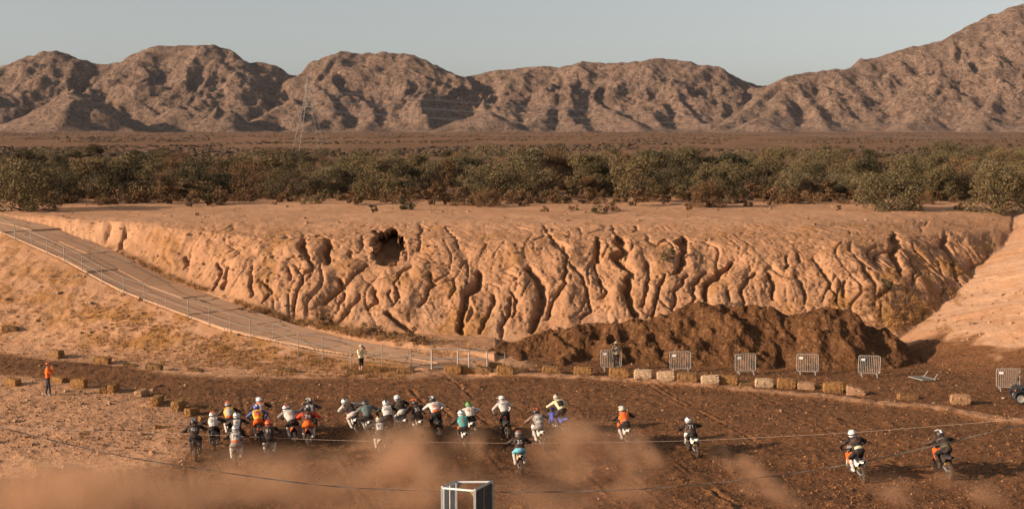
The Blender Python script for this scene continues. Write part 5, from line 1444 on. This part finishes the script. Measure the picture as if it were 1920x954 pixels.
# px, contact py, yaw, roll, pose, (jersey, sleeves, pants, boots, helmet, accent), bike colours, scale, number, number colour, panel, band, label
R_ = [
 (370,848,12,3,'sit',('black','black','black','charcoal','black','grey'),('white','black'),1,'922','white',None,None,'leftmost rider all in black with 922 on the back'),
 (406,827,12,4,'forward',('white','black','black','charcoal','white','orange'),('orange','black'),.96,'29','grey',None,None,'rider in white vest with a white and orange helmet, second from left'),
 (434,811,14,5,'sit',('yellow','black','black','white','grey','orange'),('white','white'),1,'1','white','white','orange','rider in a white and yellow jersey with a grey helmet'),
 (457,836,10,3,'sit',('black','black','black','grey','white','black'),('grey','black'),.95,'0','black','white',None,'rider in black with a white back panel numbered 0'),
 (450,861,8,2,'sit',('grey','black','grey','white','white','grey'),('grey','grey'),.98,'74','black','white','orange','nearest left rider in grey and white, orange collar'),
 (488,820,14,6,'stand',('yellow','blue','orange','white','blue','white'),('orange','orange'),.93,'75','blue','orange',None,'rider in yellow and orange with blue sleeves and dark helmet'),
 (500,797,14,8,'sit',('orange','black','orange','white','white','white'),('orange','orange'),1,'15','black','white',None,'rider in orange with a white helmet behind the yellow one'),
 (513,851,8,2,'sit',('black','black','black','white','orange','red'),('orange','black'),1,'91','white',None,None,'rider in black numbered 91 with an orange red helmet'),
 (547,825,14,8,'lean',('white','grey','black','white','white','red'),('white','orange'),1,'1','orange',None,None,'rider in white with an orange mark and a red banded helmet'),
 (580,829,8,2,'sit',('maroon','red','orange','white','black','white'),('orange','orange'),1.02,'74','white',None,'orange','rider in red sleeves and orange trousers numbered 74'),
 (599,799,12,6,'sit',('navy','navy','black','black','black','white'),('black','black'),.98,None,'white','white',None,'rider in navy behind the one numbered 74'),
 (668,809,18,14,'lean',('black','white','pink','white','white','black'),('white','white'),.98,None,'white',None,None,'rider leaning left in white sleeves with a black back panel'),
 (692,809,14,7,'sit',('slate','slate','black','white','black','black'),('white','white'),1,None,'white',None,None,'rider in a slate green jacket with a black helmet'),
 (711,846,8,2,'forward',('charcoal','charcoal','charcoal','white','tan','black'),('white','pink' if False else 'white'),.98,'97','black','white',None,'rider in dark brown numbered 97 with a tan helmet'),
 (733,810,10,5,'stand',('white','black','black','black','white','black'),('black','black'),1.02,'191','black',None,None,'rider in white with black sleeves and bold black lettering'),
 (760,801,20,10,'stand',('black','black','white','white','white','white'),('white','white'),1,None,'white',None,None,'rider in a black jacket and white trousers, white helmet'),
 (788,808,16,8,'sit',('black','black','black','white','black','orange'),('white','white'),.98,'35','white',None,None,'rider in black with pale 35 and an orange trimmed helmet'),
 (824,810,14,8,'stand',('white','white','black','black','black','white'),('orange','black'),1.03,'26','orange',None,'orange','rider in white with an orange 26 on the back'),
 (869,834,10,7,'sit',('teal','black','black','charcoal','white','black'),('orange','white'),.98,'7','red',None,None,'rider in turquoise with a red 7'),
 (889,803,10,4,'forward',('white','white','black','white','green','black'),('orange','white'),1,'91','orange',None,None,'rider in white with orange figures and a dark green helmet'),
 (948,822,12,7,'tall',('white','white','black','black','white','white'),('red','black'),.97,'BLU','black',None,None,'tall standing rider in a plain white jersey lettered at the shoulders'),
 (1016,832,12,7,'sit',('grey','brownish','grey','white','black','orange'),('white','white'),1.0,'520','black','white',None,'rider in grey with white boots and black orange helmet'),
 (1062,807,24,6,'stand',('cream','cream','black','white','tan','black'),('blue','blue'),.96,None,'white','black',None,'rider in a cream jersey on the blue bike'),
 (980,878,6,2,'sit',('black','black','sky','white','grey','red'),('black','tan'),.97,'35','white',None,None,'rider in black jersey and light blue trousers, nearest at centre'),
 (1182,829,9,7,'sit',('orange','black','black','white','tan','white'),('orange','white'),1,'FOX','white',None,'black','rider in orange and black with a cream helmet, alone right of centre'),
 (1305,856,9,7,'forward',('black','black','black','black','white','black'),('white','white'),1,'71','white',None,None,'rider in black numbered 71 on a white bike'),
 (1628,904,4,9,'stand',('black','black','black','white','white','white'),('orange','white'),1.02,None,'white',None,'cream','rider in black and cream with a white helmet on an orange and white bike'),
 (1776,897,0,7,'crouch',('black','black','black','black','black','white'),('orange','black'),1.08,'ROCKS', 'grey',None,'olive','rightmost rider in a dark jacket on an orange and black bike'),
]
TOPS = [(363,783),(398,771),(427,752),(443,772),(441,796),(480,757),(485,744),(503,786),(536,758),(576,759),(579,746),(646,746),(684,748),(711,779),(723,749),(744,740),(777,748),(810,742),(864,768),(878,752),(940,741),(1005,764),(1043,738),(972,806),(1166,761),(1290,781),(1597,805),(1762,805)]
RIDER_POS = []
for (px, py, yaw, roll, pose, col, bc, sc, num, nc, panel, band, lab), (tx, ty) in zip(R_, TOPS):
    # size and stance from the photo: helmet top and tyre contact
    for _ in range(4):
        p = on_z(px, py, 0); z = ground_z(p.x, p.y); p = on_z(px, py, z)
        rot = Euler((0, -math.radians(roll), math.radians(yaw))).to_matrix()
        top = POSES[pose]['head'] + Vector((0, -.02, .185))
        q = p + rot @ (top * sc * 1.04); hx, hy = to_px(q.x, q.y, q.z)
        px += (tx - hx) * .8
        sc = min(1.04, max(.86, sc * (py - ty) / max(10.0, py - hy)))
        if sc <= .861: py += (ty - hy) * .8
    bl = ' '.join((bc[0] + (' and ' + bc[1] if bc[1] != bc[0] else '') + ' motocross bike under the ' + lab).split()[:16])
    make_rider((p.x, p.y, z - .02), yaw, roll, pose, col, lab, bc, bl, sc, num, nc, panel, band)
    RIDER_POS.append((p.x, p.y, yaw))
for i, a_ in enumerate(RIDER_POS):
    for k, b_ in enumerate(RIDER_POS[:i]):
        if abs(a_[0] - b_[0]) < .6 and abs(a_[1] - b_[1]) < 1.7: print('CLOSE', i + 1, k + 1, round(a_[0] - b_[0], 2), round(a_[1] - b_[1], 2))

# ================================================================== PEOPLE ON FOOT
def standing(px, py, yaw, label, top, vest, legs, shoes, hat, hatkind, scale=1.0, tripod=False, bare_legs=False):
    p = on_z(px, py, 0); z = ground_z(p.x, p.y); p = on_z(px, py, z)
    # forward is +Y; arms raised holding a camera to the face
    caps = [((-.17, 0, 1.40), (.17, 0, 1.40), .075, .075, SLE), ((0, 0, 1.42), (0, .03, 1.52), .055, .05, SKN)]
    ells = [((0, .0, 1.22), (.19, .125, .24), None, JER), ((0, .01, 1.02), (.17, .125, .16), None, JER), ((0, 0, .92), (.165, .13, .12), None, PAN), ((0, .04, 1.62), (.078, .098, .118), None, SKN), ((0, .145, 1.60), (.016, .022, .026), None, SKN),
            ((-.08, .03, 1.61), (.014, .02, .03), None, SKN), ((.08, .03, 1.61), (.014, .02, .03), None, SKN)]
    for s in (-1, 1):
        sh, el, ha = (s * .20, 0, 1.39), (s * .26, .20, 1.20), (s * .085, .28, 1.55)
        caps += [(sh, el, .062, .05, SLE), (el, ha, .047, .036, SKN if bare_legs else SLE)]
        hy = .10 if s > 0 else -.08
        caps += [((s * .09, 0, .90), (s * .10, hy * .5 + .03, .50), .092, .066, PAN), ((s * .10, hy * .5 + .03, .50), (s * .10, hy, .11), .062, .045, PAN if not bare_legs else SKN), ((s * .10, hy - .04, .05), (s * .11, hy + .15, .04), .048, .04, BOO)]
    me = body_from(caps, ells, .017)
    t = empty('person', (p.x, p.y, z), (0, 0, math.radians(yaw)), scale); tag(t, label, 'person')
    body = link('body', me, None, t)
    for m_ in (CLOTH[vest], CLOTH[top], CLOTH[legs], CLOTH[shoes], SKIN): me.materials.append(m_)
    for s in (-1, 1):
        m = MB(); b_ = Vector((s * .085, .28, 1.57)); m.box(b_ + Vector((-s * .012, .02, .005)), (.03, .07, .075))
        for i, l in enumerate((.9, 1.0, .96, .8)): m.tube([b_ + Vector((-s * .005, .045, .03 - i * .02)), b_ + Vector((-s * .03, .075 * l, .03 - i * .02)), b_ + Vector((-s * .055, .065 * l, .028 - i * .02))], [.0095, .009, .008], 6)
        m.tube([b_ + Vector((-s * .01, .0, -.02)), b_ + Vector((-s * .045, .012, -.035))], [.011, .009], 6); m.build('hand', SKIN, t, True)
    m = MB(); m.ell((0, .0, 1.66), (.088, .10, .085), 12, 8); m.build('hair', HAIR, t, True)
    for s in (-1, 1):
        m = MB(); m.ell((s * .032, .132, 1.632), (.012, .008, .008), 8, 5); m.build('eye', PAINT['black'], t)
    m = MB(); m.box((0, .142, 1.555), (.05, .014, .010)); m.build('mouth', plain('lips', (.30, .11, .09), .6), t)
    m = MB()
    m.ell((0, .03, 1.70), (.095, .112, .075), 14, 8)
    if hatkind == 'cap': m.sheet([[(x * w, y, zz - .02 * abs(x)) for x in (-1, -.5, 0, .5, 1)] for y, zz, w in ((.10, 1.70, .08), (.17, 1.69, .08), (.225, 1.675, .05))])
    else: m.lathe([(.09, 1.70), (.155, 1.665), (.16, 1.655), (.09, 1.68)], (0, .03, 0), 'Z', 18, True)
    m.build('hat', hat, t, True)
    cam_ = empty('camera', (p.x, p.y, z), (0, 0, math.radians(yaw)), scale); tag(cam_, 'camera held by the ' + label.split(',')[0], 'camera')
    m = MB(); m.box((0, .30, 1.60), (.14, .07, .10)); m.box((0, .285, 1.665), (.05, .05, .035)); m.build('camera_body', BLACKP, cam_)
    m = MB(); m.tube([(0, .335, 1.595), (0, .42, 1.59), (0, .53, 1.585)], [.036, .038, .046], 12); m.build('lens', BLACKP, cam_, True)
    if tripod:
        tr = empty('tripod', (p.x - .12, p.y - .42, ground_z(p.x, p.y - .4)), (0, 0, .3)); tag(tr, 'thin dark tripod in front of the photographer by the barrier', 'tripod')
        m = MB(); m.tube([(0, 0, 1.0), (0, 0, 1.42)], .018, 6); m.box((0, 0, 1.44), (.09, .09, .05)); m.build('column', BLKTUBE, tr)
        for k in range(3):
            a = k * 2.094; m = MB(); m.tube([(0, 0, 1.05), (.34 * math.cos(a), .34 * math.sin(a), 0)], [.016, .012], 6); m.build('leg', BLKTUBE, tr)
    return t
ORANGEC = fabric('orange_hat', (.72, .13, .02)); TANC = fabric('tan_hat', (.45, .36, .25))
standing(90, 741, -62, 'person in orange top and cap, standing on the sand at left', 'orange', 'orange', 'denim', 'white', ORANGEC, 'cap')
standing(677, 700, 215, 'photographer in a light hi-vis shirt and sun hat, by the ramp', 'cream', 'hivis', 'black', 'black', TANC, 'brim', .98, bare_legs=True)
standing(1155, 693, 170, 'photographer in dark clothes and pale vest, by the leftmost barrier', 'olive', 'tan', 'black', 'black', TANC, 'brim', .97, tripod=True)
# ================================================================== DUST HANGING BEHIND THE BIKES
def mat_dust(name, dens, scale, lo, hi, col=(.80, .48, .29), stretch=(1, 1, 1)):
    m = bpy.data.materials.new(name); m.use_nodes = True; n, l = m.node_tree.nodes, m.node_tree.links
    n.clear(); out = n.new('ShaderNodeOutputMaterial'); pv = n.new('ShaderNodeVolumePrincipled')
    pv.inputs['Color'].default_value = (*col, 1); pv.inputs['Anisotropy'].default_value = .25
    tc = n.new('ShaderNodeTexCoord'); geo = n.new('ShaderNodeNewGeometry')
    ln = n.new('ShaderNodeVectorMath'); ln.operation = 'LENGTH'; l.new(tc.outputs['Object'], ln.inputs[0])
    fall = n.new('ShaderNodeMapRange'); fall.interpolation_type = 'SMOOTHSTEP'; fall.inputs[1].default_value = 1.0; fall.inputs[2].default_value = .0; fall.inputs[3].default_value = 0; fall.inputs[4].default_value = 1
    l.new(ln.outputs['Value'], fall.inputs[0])
    mp = n.new('ShaderNodeMapping'); mp.inputs['Scale'].default_value = stretch; l.new(geo.outputs['Position'], mp.inputs[0])
    z = n.new('ShaderNodeTexNoise'); z.inputs['Scale'].default_value = scale; z.inputs['Detail'].default_value = 3.0; z.inputs['Roughness'].default_value = .55; l.new(mp.outputs[0], z.inputs['Vector'])
    mr = n.new('ShaderNodeMapRange'); mr.interpolation_type = 'SMOOTHSTEP'; mr.inputs[1].default_value = lo; mr.inputs[2].default_value = hi; l.new(z.outputs['Fac'], mr.inputs[0])
    d = nmath(n, l, 'MULTIPLY', nmath(n, l, 'MULTIPLY', mr.outputs[0], fall.outputs[0]), dens)
    l.new(d, pv.inputs['Density']); l.new(pv.outputs[0], out.inputs['Volume'])
    m.cycles.volume_step_rate = 1.0 if hasattr(m.cycles, 'volume_step_rate') else 1.0
    return m
SC.cycles.volume_step_rate = 2.0
SC.cycles.volume_max_steps = 96
sph = bmesh.new(); bmesh.ops.create_icosphere(sph, subdivisions=3, radius=1.0)
DUST_ME = []
def dust(px, py, z, r, mat, yaw=16):
    me = bpy.data.meshes.new('dust_cloud'); sph.to_mesh(me); me.materials.append(mat)
    p = on_z(px, py, 0); o = bpy.data.objects.new('dust_cloud', me); COL.objects.link(o)
    o.location = (p.x, p.y, z); o.scale = r; o.rotation_euler = (0, 0, math.radians(yaw)); tag(o, kind='stuff')
    o['label'] = 'reddish dust thrown up behind the bikes'
    return o
D_BIG = mat_dust('dust_bank', .60, .26, .28, .78, stretch=(1, .7, 1.3)); D_MID = mat_dust('dust_plume', 1.05, .48, .38, .72, stretch=(1, .7, 1.1)); D_SML = mat_dust('dust_puff', 1.15, .8, .36, .72, stretch=(1, .6, 1))
dust(300, 948, .2, (14.5, 6.8, 1.9), D_BIG, 6)
dust(60, 962, .3, (8.0, 5.5, 2.0), D_MID, 0)
dust(770, 905, .3, (3.6, 7.5, 2.0), D_MID); dust(1105, 890, .3, (3.0, 7.5, 2.1), D_MID); dust(930, 960, .1, (6.5, 5.0, 1.5), D_BIG)
dust(560, 915, .2, (3.6, 5.5, 1.5), D_BIG); dust(400, 900, .2, (3.4, 4.6, 1.35), D_BIG)
for px, py, r in ((1385, 888, (.9, 3.4, .9)), (1680, 938, (.8, 2.8, .9)), (1815, 930, (.9, 3.0, .95)), (700, 842, (1.3, 3.2, 1.0)), (775, 838, (1.2, 3.2, 1.1)), (890, 848, (1.2, 3.2, 1.0)), (1100, 838, (1.4, 3.0, 1.0)), (1200, 862, (1.0, 3.6, 1.1)), (1440, 935, (1.2, 3.4, .7))):
    dust(px, py, .3, r, D_SML)
sph.free()
def flying_clods():
    rg = np.random.default_rng(71); V, F = [], []
    for x, y, yaw in RIDER_POS:
        for _ in range(34):
            back = rg.uniform(.3, 5.0); up = .15 + back * rg.uniform(.0, .45) * (1 - back / 9); a = math.radians(yaw) + rg.normal(0, .14)
            c = np.array([x + math.sin(a) * back + rg.normal(0, .2), y - math.cos(a) * back, max(.06, up)]); s = rg.uniform(.012, .035)
            o = len(V); V += (np.array([(1, 0, -.6), (-.6, .9, -.5), (-.5, -.8, -.5), (0, 0, 1)]) * rg.normal(1, .3, (4, 3)) * s + c).tolist(); F += [(o, o + 1, o + 3), (o + 1, o + 2, o + 3), (o + 2, o, o + 3), (o, o + 2, o + 1)]
    o = link('flying_clods', raw_mesh('flying_clods', V, F), plain('wet_clod', (.07, .036, .02), .9, 0, .3, 3)); tag(o, 'small clods flung up behind the bikes', 'clods', kind='stuff')
flying_clods()

# ================================================================== THE AIR
hz = MB(); hz.box((0, 1620, 149), (5000, 3360, 301)); me = hz.mesh('haze')
mh = bpy.data.materials.new('haze'); mh.use_nodes = True; n, l = mh.node_tree.nodes, mh.node_tree.links; n.clear()
ho = n.new('ShaderNodeOutputMaterial'); hv = n.new('ShaderNodeVolumePrincipled'); hv.inputs['Color'].default_value = (.62, .80, 1.0, 1); hv.inputs['Density'].default_value = 1.3e-5; hv.inputs['Anisotropy'].default_value = 0
l.new(hv.outputs[0], ho.inputs['Volume']); o = link('haze', me, mh); tag(o, kind='stuff')
